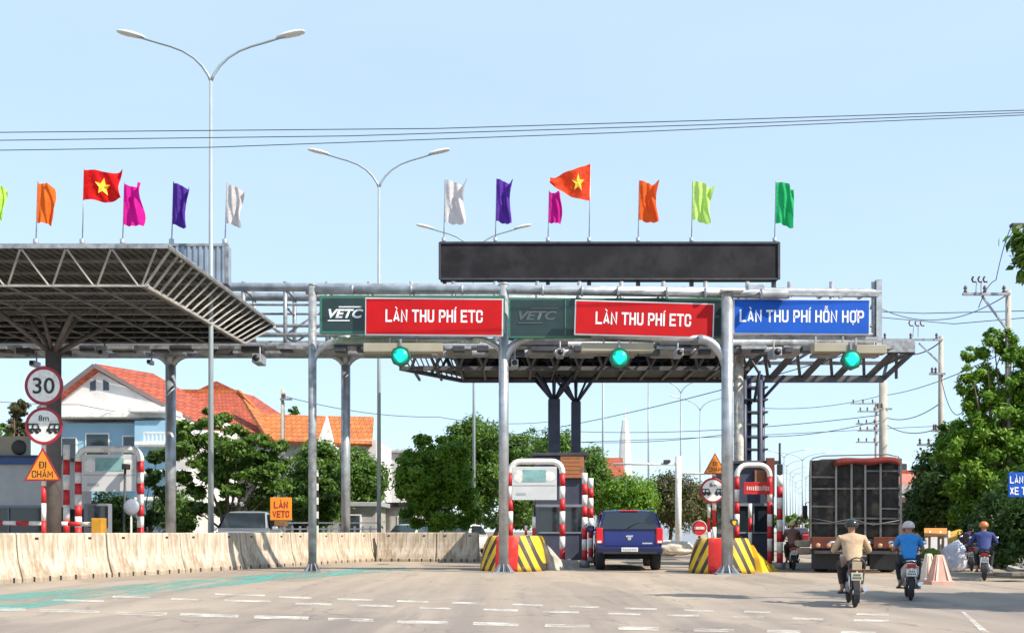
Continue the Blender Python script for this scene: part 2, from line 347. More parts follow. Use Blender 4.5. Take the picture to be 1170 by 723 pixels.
# ================================================================ concrete barriers
def barrier_mat():
    m = mat('barrier_concrete', (.56, .49, .395), .9, 0, .12, 3, .15, dirt=(.34, .27, .2), dscale=2.3, stretch=(2.2, 2.2, .45))
    nt = m.node_tree; n = nt.nodes; l = nt.links; b = n['Principled BSDF']; src = b.inputs['Base Color'].links[0].from_socket
    tc = n.new('ShaderNodeTexCoord'); mp = n.new('ShaderNodeMapping'); mp.inputs['Scale'].default_value = (3, 3, .22); l.new(tc.outputs['Object'], mp.inputs[0])
    t = n.new('ShaderNodeTexNoise'); t.inputs['Scale'].default_value = 2.2; t.inputs['Detail'].default_value = 9; t.inputs['Roughness'].default_value = .7; t.inputs['Distortion'].default_value = .6; l.new(mp.outputs[0], t.inputs[0])
    r = n.new('ShaderNodeValToRGB'); r.color_ramp.elements[0].position = .44; r.color_ramp.elements[1].position = .60; l.new(t.outputs[0], r.inputs[0])
    x = n.new('ShaderNodeMixRGB'); l.new(mathn(nt, 'MULTIPLY', r.outputs[0], .72), x.inputs[0]); l.new(src, x.inputs[1]); x.inputs[2].default_value = (.25, .17, .10, 1)
    sp = n.new('ShaderNodeSeparateXYZ'); l.new(tc.outputs['Object'], sp.inputs[0])
    g = n.new('ShaderNodeMapRange'); g.inputs[1].default_value = .0; g.inputs[2].default_value = .3; g.inputs[3].default_value = .55; g.inputs[4].default_value = 0; l.new(mathn(nt, 'ADD', sp.outputs[2], mathn(nt, 'MULTIPLY', t.outputs[0], -.15)), g.inputs[0])
    y = n.new('ShaderNodeMixRGB'); l.new(g.outputs[0], y.inputs[0]); l.new(x.outputs[0], y.inputs[1]); y.inputs[2].default_value = (.26, .2, .14, 1)
    l.new(y.outputs[0], b.inputs['Base Color']); return m
bmat = barrier_mat()
prof = [(.33, 0), (.33, .10), (.30, .16), (.235, .36), (.17, .58), (.13, .82), (.115, 1.05), (.105, 1.18), (.085, 1.215)]
def barrier_mesh(L, name, seed):
    rnd = random.Random(seed); mb = MB(); ring = [(x, z) for x, z in prof]+[(-x, z) for x, z in reversed(prof)]
    def rr(y, k): return [Vector((x*k if z > .05 else x*k, y, z*(.995 if k < 1 else 1)+noise.noise((y*.8, z, seed))*.006)) for x, z in ring]
    ys = [0, .04]+[L*i/10 for i in range(1, 10)]+[L-.04, L]
    mb.loft([rr(y, .93 if y in (0, L) else 1) for y in ys])
    for y in [L*(i+.5)/6+rnd.uniform(-.08, .08) for i in range(6)]:            # drain notches at the foot
        mb.box((.31, y, .07), (.05, .06, .12), 1); mb.box((-.31, y, .07), (.05, .06, .12), 1)
    for y in (L*.2, L*.8): mb.box((.115, y, 1.08), (.03, .1, .05), 1)
    return mb.build(name, [bmat, black])
ordn = ['first', 'second', 'third', 'fourth', 'fifth', 'sixth', 'seventh', 'eighth', 'ninth', 'tenth', 'eleventh', 'twelfth', 'thirteenth', 'fourteenth']
A0 = Vector((-12.3, 23.6, 0)); D = Vector((6.6, 17.9, 0)); ang = math.atan2(-D.x, D.y)
D.normalize(); Lb = 2.98
for k in range(9):
    i = k-2
    p = A0+D*(i*3.0+.1); o = barrier_mesh(2.95, 'concrete_barrier', k)
    o.location = p; o.rotation_euler.z = ang+R(random.uniform(-.6, .6))
    n_ = k-2
    lab = ('stained cream concrete barrier block, %s of its row from the left edge' % ordn[n_]) if n_ >= 0 else 'stained cream concrete barrier block %s' % ('before the left edge of the photo', 'cut by the left edge of the photo')[k]
    tag(o, lab if n_ < 6 else 'stained cream concrete barrier block at the far right end of the lit row', 'barrier', 'concrete barrier blocks')
Bp = P(432, 640, 41.5)
q1 = [G(432, 40.6), G(500, 40.2), G(548, 39.9)]
for k, (a, b) in enumerate(zip(q1[:-1], q1[1:])):
    o = barrier_mesh((b-a).length-.04, 'concrete_barrier', 40+k); o.location = a; o.rotation_euler.z = math.atan2(-(b-a).x, (b-a).y)
    tag(o, ['grey concrete barrier block set across the end of the row', 'pale concrete barrier block touching the striped island nose'][k], 'barrier', 'concrete barrier blocks')

# ================================================================ islands with striped noses
def nose_mat(name, k, cw):
    m = mat(name, (.72, .44, .02), .6, 0, .1, 4); nt = m.node_tree; n = nt.nodes; l = nt.links; b = n['Principled BSDF']; src = b.inputs['Base Color'].links[0].from_socket
    tc = n.new('ShaderNodeTexCoord'); sp = n.new('ShaderNodeSeparateXYZ'); l.new(tc.outputs['Object'], sp.inputs[0])
    ax = mathn(nt, 'ABSOLUTE', sp.outputs[0])
    v = mathn(nt, 'ADD', mathn(nt, 'MULTIPLY', sp.outputs[2], 1.0), mathn(nt, 'MULTIPLY', mathn(nt, 'POWER', ax, 1.3), k))
    fr = mathn(nt, 'FRACT', mathn(nt, 'ADD', mathn(nt, 'MULTIPLY', v, 1.75), .15)); st = mathn(nt, 'GREATER_THAN', fr, .56)
    x = n.new('ShaderNodeMixRGB'); l.new(st, x.inputs[0]); l.new(src, x.inputs[1]); x.inputs[2].default_value = (.055, .045, .035, 1)
    rd = mathn(nt, 'LESS_THAN', ax, cw); fy = mathn(nt, 'LESS_THAN', sp.outputs[1], .9)
    y = n.new('ShaderNodeMixRGB'); l.new(mathn(nt, 'MULTIPLY', rd, fy), y.inputs[0]); l.new(x.outputs[0], y.inputs[1]); y.inputs[2].default_value = (.62, .02, .015, 1)
    nz = n.new('ShaderNodeTexNoise'); nz.inputs['Scale'].default_value = 3; nz.inputs['Detail'].default_value = 9; l.new(tc.outputs['Object'], nz.inputs[0])
    r = n.new('ShaderNodeValToRGB'); r.color_ramp.elements[0].position = .52; r.color_ramp.elements[1].position = .72; l.new(nz.outputs[0], r.inputs[0])
    z = n.new('ShaderNodeMixRGB'); l.new(mathn(nt, 'MULTIPLY', r.outputs[0], .55), z.inputs[0]); l.new(y.outputs[0], z.inputs[1]); z.inputs[2].default_value = (.33, .26, .17, 1)
    l.new(z.outputs[0], b.inputs['Base Color']); return m
def island(px, Y, wd, h, rz, length, label, klab, k, cw=.36):
    root = thing('toll_island', G(px, Y), label, 'traffic island', 'toll islands')
    def ring(hw, d, z, back): # half oval in plan, open end at the back
        pts = [Vector((hw*math.cos(a), d-d*math.sin(a)*1.0, z)) for a in [math.pi*i/16 for i in range(17)]]
        return [Vector((hw, back, z))]+pts+[Vector((-hw, back, z))]
    mb = MB(); hs = [(1, 0), (1, .12*h), (.97, .3*h), (.9, .6*h), (.82, .85*h), (.76, .97*h), (.70, h)]
    mb.loft([[p+Vector((0, (1-s)*.9, 0)) for p in ring(wd/2*s, .9*s, z, 2.3-z*.5)] for s, z in hs], smooth=True)
    o = mb.build('crash_nose', nose_mat('crash_nose_stripes', k, cw), root, world=False); o['label'] = klab
    mb = MB(); mb.bbox((0, 2.3+length/2, .1), (wd*.86, length, .2), .03); mb.build('kerb_base', conc, root, world=False)
    mb = MB()
    x0 = wd*.38; mb.loft([[Vector((x0+a*k, y, z)) for a, z in ((-.3, 0), (1, 0), (.75, hh*.5), (.35, hh), (-.3, hh))] for k, y, hh in ((.45, 1.4, h*.8), (.75, 2.0, h*.62), (.95, 3.2, h*.3), (.95, 6, .2))]); mb.build('side_wing', yellow if px > 700 else conc, root, world=False)
    root.rotation_euler.z = rz; return root
isl1 = island(578, 30.0, 2.08, 1.12, R(-13), 9, 'toll island with yellow and black striped nose left of the blue pickup', 'yellow and black chevron nose with red centre', 1.9)
isl2 = island(823, 28.5, 2.0, 1.05, R(-15), 9, 'toll island with yellow and black striped nose between pickup and truck', 'yellow and black chevron nose, worn, red centre', 1.9)

# ================================================================ rear gantry over all the lanes
YG = 38.0
gan = thing('toll_gantry', G(395, YG), 'long grey tube gantry spanning all lanes behind the coloured lane signs', 'gantry')
def hp(px, py, dy=0): return P(px, py, YG)+Vector((0, dy, 0))
for dy in (0, 1.6):
    mb = MB()
    mb.tube([hp(-70, 326, dy), hp(480, 329, dy), hp(1006, 335, dy)], .17)
    mb.build('top_tube', galv, gan)
    mb = MB(); mb.tube([hp(-70, 396, dy), hp(480, 396, dy), hp(1006, 390, dy)], .17); mb.build('bottom_tube', galv2, gan)
    mb = MB()
    for y0, y1, r in ((347, 350, .05), (372, 372, .07), (383, 382, .09)):
        mb.tube([hp(-70, y0, dy), hp(1003, y1, dy)], r, 8)
    xs = list(range(-60, 1010, 48))
    for x in xs: mb.tube([hp(x+2, 322, dy), hp(x+2, 400, dy)], .085, 8)
    for i, x in enumerate(xs[:-1]): mb.tube([hp(x+2, 350 if i % 2 else 383, dy), hp(x+50, 383 if i % 2 else 350, dy)], .045, 6)
    mb.build('lattice', galv2, gan)
mb = MB()
for x in range(-60, 1010, 48):
    mb = MB(); mb.prism([hp(x+2, 400)+Vector((q_, 0, 0)) for q_ in (-.04, .04)]+[hp(x+2, 330)+Vector((q_, 0, 0)) for q_ in (.04, -.04)], (0, .05, 0)); 
    for y in (330, 350, 383, 396): mb.tube([hp(x+2, y), hp(x+2, y, 1.6)], .05, 6)
    mb.box(hp(x+8, 398, .8), (1.0, 2.1, .12)); mb.build('cross_brace', galv2, gan)
mb = MB(); rnd = random.Random(4)
x = -60
while x < 1000:
    wd_ = rnd.choice((14, 18, 26, 10)); mb = MB(); mb.bbox(hp(x, 400+rnd.uniform(-1.5, 2.5), rnd.uniform(-.3, .4)), (wd_/30.5, .35, .22), .02); mb.build('equipment_box', darksteel, gan); x += wd_+rnd.uniform(6, 22)
for a, b in ((380, 480), (590, 650), (750, 830)): mb = MB(); mb.box((hp(a, 392)+hp(b, 392))/2, ((b-a)/30.5, .8, .28)); mb.build('cable_tray', darksteel, gan)
def gcol(px, r, m, ytop=418, arms=True):
    yc = YG+1.6; mb = MB(); b = G(px, yc); t = P(px, ytop, yc)
    mb.tube([b+Vector((0, 0, .02)), t], r, 16); mb.lathe(b, [(r*2, 0), (r*2, .05), (r*1.1, .05)], 14)
    if arms:
        for s in (-1, 1):
            mb.tube([t-Vector((0, 0, .9))]+[t+Vector((s*(.75-.75*math.cos(a)), 0, -.3+.75*math.sin(a))) for a in [math.pi/2*i/6 for i in range(1, 7)]]+[P(px, 402, yc)+Vector((s*1.05, 0, 0))], [r*.9]+[r*.62]*7, 10)
        mb.tube([t, P(px, 398, yc)], r*.8, 12)
    mb.build('column', m, gan)
gcol(195, .21, galv); gcol(395, .19, galv); gcol(844, .2, creamp, 398, False)
mb = MB(); mb.box(hp(1003, 358), (.22, .3, 2.6)); mb.build('end_post', galv, gan)

# ================================================================ front gantry carrying the signs
fg = thing('sign_gantry', G(575, 29.3), 'nearer grey gantry on three tall round posts holding the red lane signs', 'gantry')
posts = {357: (29.8, 326, .125, galv2), 575.5: (29.3, 325, .15, galv), 831: (28.2, 333, .17, galv)}
for px, (Y, yt, r, m) in posts.items():
    mb = MB(); b = G(px, Y); mb.tube([b, P(px, yt, Y)], r, 20)
    mb.lathe(P(px, yt, Y), [(r*1.05, -.03), (r*1.05, .03), (.02, .06)], 16)
    mb.box(b+Vector((0, 0, .02)), (r*4.4, r*4.4, .04))
    for k in range(8):
        a = math.pi/4*k; d = Vector((math.cos(a), math.sin(a), 0)); t = Vector((-d.y, d.x, 0))*.012
        mb.prism([b+d*r*.9+t+Vector((0, 0, .04)), b+d*r*2.1+t+Vector((0, 0, .04)), b+d*r*.95+t+Vector((0, 0, .28))], -2*t)
    mb.build('post', m, fg)
mb = MB(); mb.tube([P(350, 331.5, 29.85), P(575, 331, 29.3), P(900, 336.5, 28.2)], .13, 14)
for x in (403, 470, 528, 620, 665, 706, 762, 806, 870): mb.lathe(P(x, 331+(x > 575)*(x-575)*.017, 29.7-(x-403)*.0035), [(.16, -.03), (.16, .03)], 12, 'X')
mb.build('top_beam', galv, fg)
mb = MB(); mb.tube([P(385, 387, 29.8), P(545, 387.5, 29.4)], .07, 10); mb.tube([P(608, 384.5, 29.3), P(800, 387, 28.4)], .13, 12); mb.build('bottom_beam', galv, fg)
def arm(px, y0, x1, y1, Y, r, name='curved_arm', m=galv):
    mb = MB(); a = P(px, y0, Y); b = P(x1, y1, Y); pts = [a+Vector(((b.x-a.x)*(1-math.cos(t)), 0, (b.z-a.z)*math.sin(t))) for t in [math.pi/2*i/10 for i in range(11)]]
    mb.tube([a-Vector((0, 0, .5))]+pts, r, 10); mb.build(name, m, fg)
arm(357, 420, 400, 386, 29.8, .09); arm(575, 412, 540, 386, 29.35, .09); arm(576, 418, 612, 385, 29.3, .13); arm(831, 432, 798, 387, 28.25, .13)
mb = MB()
for i in range(30):
    x = 380+i*5.6; mb.bar(P(x, 391, 29.6), P(x+2.8, 386, 29.6), .022); mb.bar(P(x+2.8, 386, 29.6), P(x+5.6, 391, 29.6), .022)
mb.bar(P(380, 391, 29.6), P(548, 391.5, 29.6), .04); mb.bar(P(380, 385.5, 29.6), P(548, 385.5, 29.6), .04)
mb.build('green_lattice', mat('pale_green_steel', (.25, .38, .26), .5, 0, .1, 3), fg)
mb = MB(); mb.bbox(P(863, 332, 28.4), (.5, .3, .32), .02); mb.build('junction_box', galv, fg)
mb = MB(); mb.bbox(P(836, 332, 28.1), (.68, .3, .07), .015); mb.build('cap_plate', white, fg)

# ---------------------------------------------------------------- lane signs
def board(name, x1, y1, x2, y2, Y, face, edge, e, label, cat, group=None, roll=0, thick=.12, post=None):
    c = P((x1+x2)/2, (y1+y2)/2, Y); s = Y/F; W = (x2-x1)*s; H = (y2-y1)*s
    r = thing(name, c, label, cat, group)
    mb = MB(); mb.bbox(c+Vector((0, thick/2, 0)), (W, thick, H), .012); mb.build('frame', edge, r)
    mb = MB(); mb.box(c+Vector((0, -.003, 0)), (W-2*e*s, .012, H-2*e*s)); mb.build('face', face, r)
    return r, c, s
letter = mat('letter_white', (.75, .76, .78), .5, 0, .04, 3)
silver = mat('sign_silver_edge', (.6, .6, .62), .4, .2, .05, 3)
g1, c, s = board('toll_sign', 365, 337.5, 577, 381, 28.9, signdark, signgreen, 3.4, 'dark green edged sign reading VETC in bright white, left of the first red sign', 'lane sign', 'dark green backed signs')
text('VETC', (395.5-HX)*s, CH+(HY-358.3)*s, 40*s, 10.5*s, 28.88, letter, g1, off=.035, shear=.3)
mb = MB(); mb.box(P(400, 350.6, 28.88), (26*s, .012, 1.3*s)); mb.box(P(387, 366.2, 28.88), (25*s, .012, 1.3*s)); mb.build('underline', letter, g1)
g2, c, s = board('toll_sign', 581, 340, 826, 386, 28.85, signdark, signgreen, 2.6, 'dark green edged sign with faded VETC letters, right of the centre post', 'lane sign', 'dark green backed signs')
text('VETC', (614.5-HX)*s, CH+(HY-360.6)*s, 44*s, 10.5*s, 28.83, faint, g2, off=.035, shear=.3)
mb = MB(); mb.box(P(622, 352.3, 28.83), (32*s, .012, 1.3*s)); mb.box(P(606, 369, 28.83), (28*s, .012, 1.3*s)); mb.build('underline', faint, g2)
mb = MB(); mb.box(P(646, 362, 28.83), (1.6*s, .02, 43*s)); mb.build('divider', signgreen, g2)
mb = MB(); mb.tube([P(826, 345, 28.9), P(826, 385, 28.9)], .03, 6); mb.build('edge_pipe', signgreen, g2)
r1, c, s = board('lane_sign', 417, 340.5, 575, 383.5, 28.65, signred, silver, 1.5, 'red lane sign reading LÀN THU PHÍ ETC above the left green arrow', 'lane sign', 'red ETC lane signs')
letters('LÀN THU PHÍ ETC', (496-HX)*s, CH+(HY-359.5)*s, 111*s, 18.5*s, 28.635, letter, r1); r1.rotation_euler.y = R(.5)
r2, c, s = board('lane_sign', 656.5, 344.5, 816, 384.5, 28.34, signred, silver, 1.5, 'red lane sign reading LÀN THU PHÍ ETC above the middle green arrow', 'lane sign', 'red ETC lane signs')
letters('LÀN THU PHÍ ETC', (735-HX)*s, CH+(HY-363)*s, 109*s, 18.5*s, 28.325, letter, r2); r2.rotation_euler.y = R(1.6)
b3, c, s = board('lane_sign', 838, 341.5, 994, 382, 28.4, signblue, silver, 1.3, 'blue lane sign reading LÀN THU PHÍ HỖN HỢP', 'lane sign')
letters('LÀN THU PHÍ HỖN HỢP', (916-HX)*s, CH+(HY-360)*s, 142*s, 21.5*s, 28.385, letter, b3); b3.rotation_euler.y = R(.4)
mb = MB()
for x in (870, 960): mb.bar(P(x, 336, 28.6), P(x, 386, 28.6), .08)
mb.bar(P(838, 386, 28.6), P(1003, 386, 28.6), .09); mb.bar(P(838, 336.5, 28.6), P(1003, 336.5, 28.6), .09)
mb.build('bracket', galv2, b3)
# lane arrows
def lane_light(px, py, Y, lab):
    c = P(px, py, Y); r = thing('lane_signal', c, lab, 'traffic light', 'green arrow lane signals'); s = Y/F
    mb = MB(); mb.lathe(c, [(.05, .2), (11.5*s, .18), (12*s, .1), (12*s, .03), (11*s, 0), (9*s, 0), (8.8*s, .03)], 8, 'Y', smooth=False); mb.build('housing', mat('signal_case', (.01, .09, .06), .4, 0, .1, 3), r)
    mb = MB(); k = s
    arrow = [(-3.0, 6.5), (3.0, 6.5), (4.2, 2.5), (7.6, 1.5), (6, -1.5), (1.5, -7), (-1.5, -7), (-6, -1.5), (-7.6, 1.5), (-4.2, 2.5)]
    mb.prism([c+Vector((x*k, -.03, z*k)) for x, z in arrow], (0, .03, 0)); mb.build('arrow_lens', greenlight, r); mb = MB(); mb.lathe(c, [(.001, -.012), (8.6*s, -.012), (8.6*s, 0)], 24, 'Y'); mb.build('lens', greenglow, r)
    mb = MB(); mb.bar(c+Vector((0, .1, 10*s)), c+Vector((0, .1, 20*s)), .06); mb.build('hanger', galv2, r); return r
lane_light(457.5, 406.5, 28.6, 'glowing green arrow signal below the left red sign')
lane_light(708, 408.5, 28.4, 'glowing green arrow signal below the middle red sign')
lane_light(973.5, 410.5, 28.0, 'glowing green arrow signal below the blue sign')
for x1, x2, y, Y, lab in ((416, 506, 398, 28.9, 'long beige signal case left of and above the left green arrow'), (664, 746, 397.5, 28.7, 'long beige signal case above the middle green arrow'), (928, 967, 398, 28.3, 'short beige case just left of the right green arrow'), (976, 1011, 400, 28.3, 'short beige case just right of the right green arrow')):
    c = P((x1+x2)/2, y, Y); mb = MB(); mb.bbox(c, ((x2-x1)*Y/F, .35, 10*Y/F), .02); mb.bar(c+Vector((-.4, 0, .1)), c+Vector((-.4, 0, .35)), .05, mi=1); mb.bar(c+Vector((.4, 0, .1)), c+Vector((.4, 0, .35)), .05, mi=1)
    mb.solo('signal_case', [beige, galv2], c, lab, 'equipment case', 'beige cases under the gantry')
# cameras and flood lights hanging under the gantry
def camera_unit(px, py, Y, lab, big=1.):
    c = P(px, py, Y); r = thing('lane_camera', c, lab, 'camera', 'cameras under the gantry')
    mb = MB(); mb.bbox(c, (.16*big, .4*big, .16*big), .03); mb.build('case', galv, r)
    mb = MB(); mb.lathe(c+Vector((0, -.2*big, 0)), [(.06*big, -.04), (.06*big, .01)], 12, 'Y'); mb.build('lens', black, r)
    mb = MB(); mb.tube([c+Vector((0, .1, 0)), c+Vector((0, .12, .25)), c+Vector((0, .12, .5))], .03, 8); mb.build('bracket', galv2, r)
for px, py, Y, lab, bg_ in ((172, 414, 36, 'small camera hanging beside the left Y column', 1), (40, 416, 36, 'dark camera hanging above the round speed sign', 1.3), (296, 411, 36, 'boxy black camera under the gantry left of the front post', 2.1), (588, 416, 29.6, 'white cone shaped lamp just right of the centre post', 1.4), (503, 402, 35, 'grey camera under the right end of the first red sign', 1.4), (640, 404, 33, 'grey camera right of the centre post under the gantry', 1.6), (775, 404, 33, 'grey camera under the second red sign', 1.6), (885, 404, 35, 'large grey camera under the left half of blue sign', 2.0), (1000, 406, 35, 'small camera at the right end of the gantry', 1.1), (118, 404, 36, 'flat camera behind the canopy above the house', 1.3)):
    camera_unit(px, py, Y, lab, bg_)

# ================================================================ canopies
cl = thing('toll_canopy', G(60, 32), 'big dark space frame canopy at the left with a slanted lit end', 'canopy')
ZT, ZB = 9.22, 8.25
T = [Vector((-24, 27, ZT)), Vector((-9.65, 27, ZT)), Vector((-9.2, 37.2, ZT)), Vector((-24, 37.2, ZT))]
Bm = [Vector((-24, 27.45, ZB)), Vector((-10.45, 27.45, ZB)), Vector((-9.95, 35.8, ZB)), Vector((-24, 35.8, ZB))]
mb = MB(); mb.prism([t+Vector((0, 0, .04)) for t in T], (0, 0, .05))
for i in range(60):
    x = -24+i*.24; mb.bar((x, 27, ZT+.02), (x+.02, 37.1, ZT+.02), .05, .03)
mb.prism([Bm[3]+Vector((0, .1, 0)), Bm[2]+Vector((0, .1, 0)), T[2]+Vector((0, .05, 0)), T[3]+Vector((0, .05, 0))], (0, .06, .02))
mb.build('roof_sheet', roofsheet, cl)
mb = MB(); 
for a, b in ((0, 1), (1, 2), (2, 3)): mb.bar(T[a]+Vector((0, 0, .02)), T[b]+Vector((0, 0, .02)), .07, .12)
mb.build('edge_trim', galv2, cl)
trussin = mat('truss_bars_painted_shade', (.17, .16, .15), .7, 0, .25, 3)  # inner bars: darker copy of truss, shade under the roof put into the colour
mb = MB()
mb.bar(Bm[0], Bm[1], .06)
nx = [(p-HX)/F*27.45 for p in range(160-51*9, 161, 51)]
for x in nx: mb.bar((x+.05, 27.45, ZB), (x+.62, 27.02, ZT-.05), .045); mb.bar((x-.05, 27.45, ZB), (x-.62, 27.02, ZT-.05), .045)
mb.bar(Bm[1], Bm[1]+Vector((.1, 0, .02)), .07); mb.build('front_lattice', truss, cl)
mb = MB()
for i in range(10): y = 27.45+8.35*i/9; mb.bar((-24, y, ZB+.02), (-10.45+.5*i/9, y, ZB+.02), .035)
for i in range(7): y = 28+9*i/7; mb.bar((-24, y, ZT-.12), (-9.6, y, ZT-.12), .07)
nx = [(p-HX)/F*27.45 for p in range(160-51*9, 161, 51)]
for x in nx: mb.bar((x, 27.45, ZB), (x+.5, 35.8, ZB), .05)
for x in nx:
    for yy in (30.2, 33.0, 35.8):
        y2 = 27.02 if yy < 28 else yy+1
        xx = x+.5*(yy-27.45)/8.35
        mb.bar((xx+.05, yy, ZB), (xx+.62, y2, ZT-.05), .035); mb.bar((xx-.05, yy, ZB), (xx-.62, y2, ZT-.05), .035)
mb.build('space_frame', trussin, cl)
mb = MB(); mb.bar(Bm[1], Bm[2], .09); mb.bar(T[1], T[2], .07)
for i in range(19): f = i/18; a = Bm[1].lerp(Bm[2], f); b = T[1].lerp(T[2], f+.02); mb.bar(a, b, .055)
mb.build('end_lattice', truss, cl)
def treecol(px, Y, ztop, zc, r, root, m, spread=1.2, sq=False):
    mb = MB(); b = G(px, Y); t = b+Vector((0, 0, ztop))
    if sq: mb.bbox((b+t)/2, (r*2, r*2, ztop), .03)
    else: mb.tube([b, t], r, 14)
    for i in range(4):
        a = math.pi/4+math.pi/2*i; mb.tube([t-Vector((0, 0, .1)), t+Vector((spread*math.cos(a), spread*math.sin(a), zc-ztop))], r*.32, 8)
        mb.tube([t-Vector((0, 0, .1)), t+Vector((spread*.45*math.cos(a+.8), spread*.45*math.sin(a+.8), zc-ztop))], r*.25, 8)
    mb.build('column', m, root)
treecol(61, 32, 7.2, 8.3, .25, cl, mat('brown_steel', (.12, .1, .09), .6, .1, .2, 3), 1.7)
treecol(-150, 32, 7.2, 8.3, .25, cl, truss, 1.7)

cc = thing('toll_canopy', G(657, 43), 'dark truss canopy behind the gantry carrying the long black billboard', 'canopy')
mb = MB(); Tc = [Vector((-5.3, 40.2, ZT)), Vector((10.0, 40.2, ZT)), Vector((10.0, 44.6, ZT)), Vector((-2.6, 44.6, ZT))]
Bc = [Vector((-4.7, 40.6, 8.12)), Vector((10.0, 40.6, 8.12)), Vector((10.0, 43.8, 8.1)), Vector((-2.25, 43.8, 8.1))]
mb.prism([t+Vector((0, 0, .04)) for t in Tc], (0, 0, .05)); mb.build('roof_sheet', roofsheet, cc)
mb = MB()
for a, b in ((0, 1), (1, 2), (2, 3), (3, 0)): mb.bar(Tc[a], Tc[b], .1)
for a, b in ((0, 1), (2, 3), (3, 0)): mb.bar(Bc[a], Bc[b], .16)
for i in range(15):
    x = -4.2+i*1.0
    for y0, y1 in ((40.3, 39.6), (43.8, 44.6), (42, 42.5)):
        xx = max(x, -4.7+2.45*(y0-40.3)/3.5)
        mb.bar((xx, y0, 8.12), (xx+.5, y1, ZT), .09); mb.bar((xx+1, y0, 8.12), (xx+.5, y1, ZT), .09)
    mb.bar((x, 40.3, 8.14), (x, 43.8, 8.14), .1)
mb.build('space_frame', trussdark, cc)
mb = MB(); mb.prism([Bc[3]+Vector((0, .1, 0)), Bc[2]+Vector((0, .1, 0)), Tc[2]+Vector((0, .1, 0)), Tc[3]+Vector((0, .1, 0))], (0, .06, .02)); mb.prism([Vector((-4.0, 41.0, 8.25)), Vector((10.0, 41.0, 8.25)), Vector((10.0, 43.7, 8.22)), Vector((-2.1, 43.7, 8.22))], (0, 0, .05)); mb.build('soffit', roofsheet, cc)
mb = MB()
for i in range(13): f = i/12; mb.bar(Bc[0].lerp(Bc[3], f), Tc[0].lerp(Tc[3], f), .05)
mb.build('end_lattice', truss, cc)
# open right end of the truss
mb = MB(); t0, t1 = Vector((9.6, 42.2, 9.15)), Vector((17.6, 42.2, 9.15)); b0, b1 = Vector((9.6, 43.6, 8.15)), Vector((16.8, 43.6, 8.15))
mb.bar(b0, b1, .26, .3); mb.bar(t0, t1, .22, .2); mb.bar(b1, t1, .17); 
n_ = 5
for i in range(n_):
    xa = 10.2+i*1.45; mb.bar((xa+.1, 43.6, 8.2), (xa+.75, 42.2, 9.1), .34, .12); mb.bar((xa+.85, 42.2, 9.1), (xa+1.4, 43.6, 8.2), .13, .1)
t2, b2 = Vector((17.6, 45.2, 9.15)), Vector((16.8, 43.7, 8.15))
mb.bar((9.6, 45.2, 9.15), t2, .15); mb.bar(t1, t2, .14); mb.bar(b1, t2, .12)
for i in range(6): mb.bar((10.2+i*1.45, 42.2, 9.15), (10.2+i*1.45, 45.2, 9.15), .1)
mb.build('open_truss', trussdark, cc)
mb = MB(); mb.bbox((14.3, 42.05, 9.32), (6.6, .08, .5), .01); mb.build('fascia_plate', galv2, cc)
treecol(633, 43, 7.15, 8.15, .26, cc, navy, 1.15, True); treecol(658, 43.4, 7.1, 8.15, .21, cc, navy, 1.15, True)
mb = MB()
for dx, dy in ((-.45, -.3), (-.1, .3), (.25, -.3), (.5, .3)):
    b = G(860, 43)+Vector((dx, dy, 0)); mb.tube([b, b+Vector((0, 0, 8.2))], .12, 10)
for z in [.5+.55*i for i in range(14)]: mb.box(G(860, 43)+Vector((.02, 0, z)), (1.15, .75, .07))
for s_ in (-1, 1):
    b = G(860, 43); mb.tube([b+Vector((s_*.3, 0, 7.0)), b+Vector((s_*1.4, 0, 8.2))], .07, 8); mb.tube([b+Vector((0, s_*.3, 7.0)), b+Vector((0, s_*1.2, 8.2))], .07, 8)
mb.build('lattice_column', navy, cc)

def billboard(x1, x2, y1, y2, Y, m, lab, posts_, pb, corr=False):
    a = P(x1, y1, Y); b = P(x2, y2, Y); c = (a+b)/2; r = thing('billboard', c, lab, 'billboard')
    mb = MB(); mb.bbox(c, (b.x-a.x, .5, a.z-b.z), .02)
    if corr:
        x = a.x+.1
        while x < b.x-.1: mb.box((x, Y-.27, c.z), (.09, .05, a.z-b.z-.06)); x += .2
    mb.build('panel', m, r)
    mb = MB(); mb.bar((a.x, Y-.26, a.z-.02), (b.x, Y-.26, a.z-.02), .09); mb.bar((a.x, Y-.26, b.z+.02), (b.x, Y-.26, b.z+.02), .07); mb.bar((b.x, Y-.26, a.z), (b.x, Y-.26, b.z), .1); mb.bar((a.x, Y-.26, a.z), (a.x, Y-.26, b.z), .1); mb.build('trim', darksteel if not corr else galv2, r)
    for px in posts_: mb = MB(); mb.bar(P(px, y2+1, Y), Vector((P(px, y2, Y).x, Y, pb)), .17); mb.build('support_post', darksteel, r)
    return r
billboard(503, 888, 279, 321, 42.2, mat('black_tarpaulin', (.016, .015, .018), .75, 0, .3, 1.2, .1, dirt=(.03, .028, .032), dscale=.6, spec=.25), 'long blank black billboard above the toll gantry', (508, 566, 626, 673, 729, 790, 884), 9.3)
billboard(-60, 262, 282, 326, 33.5, mat('corrugated_grey', (.28, .33, .40), .5, .2, .2, 2), 'grey corrugated billboard seen behind the left canopy roof', (0, 60, 120, 200, 255), 9.0, True)

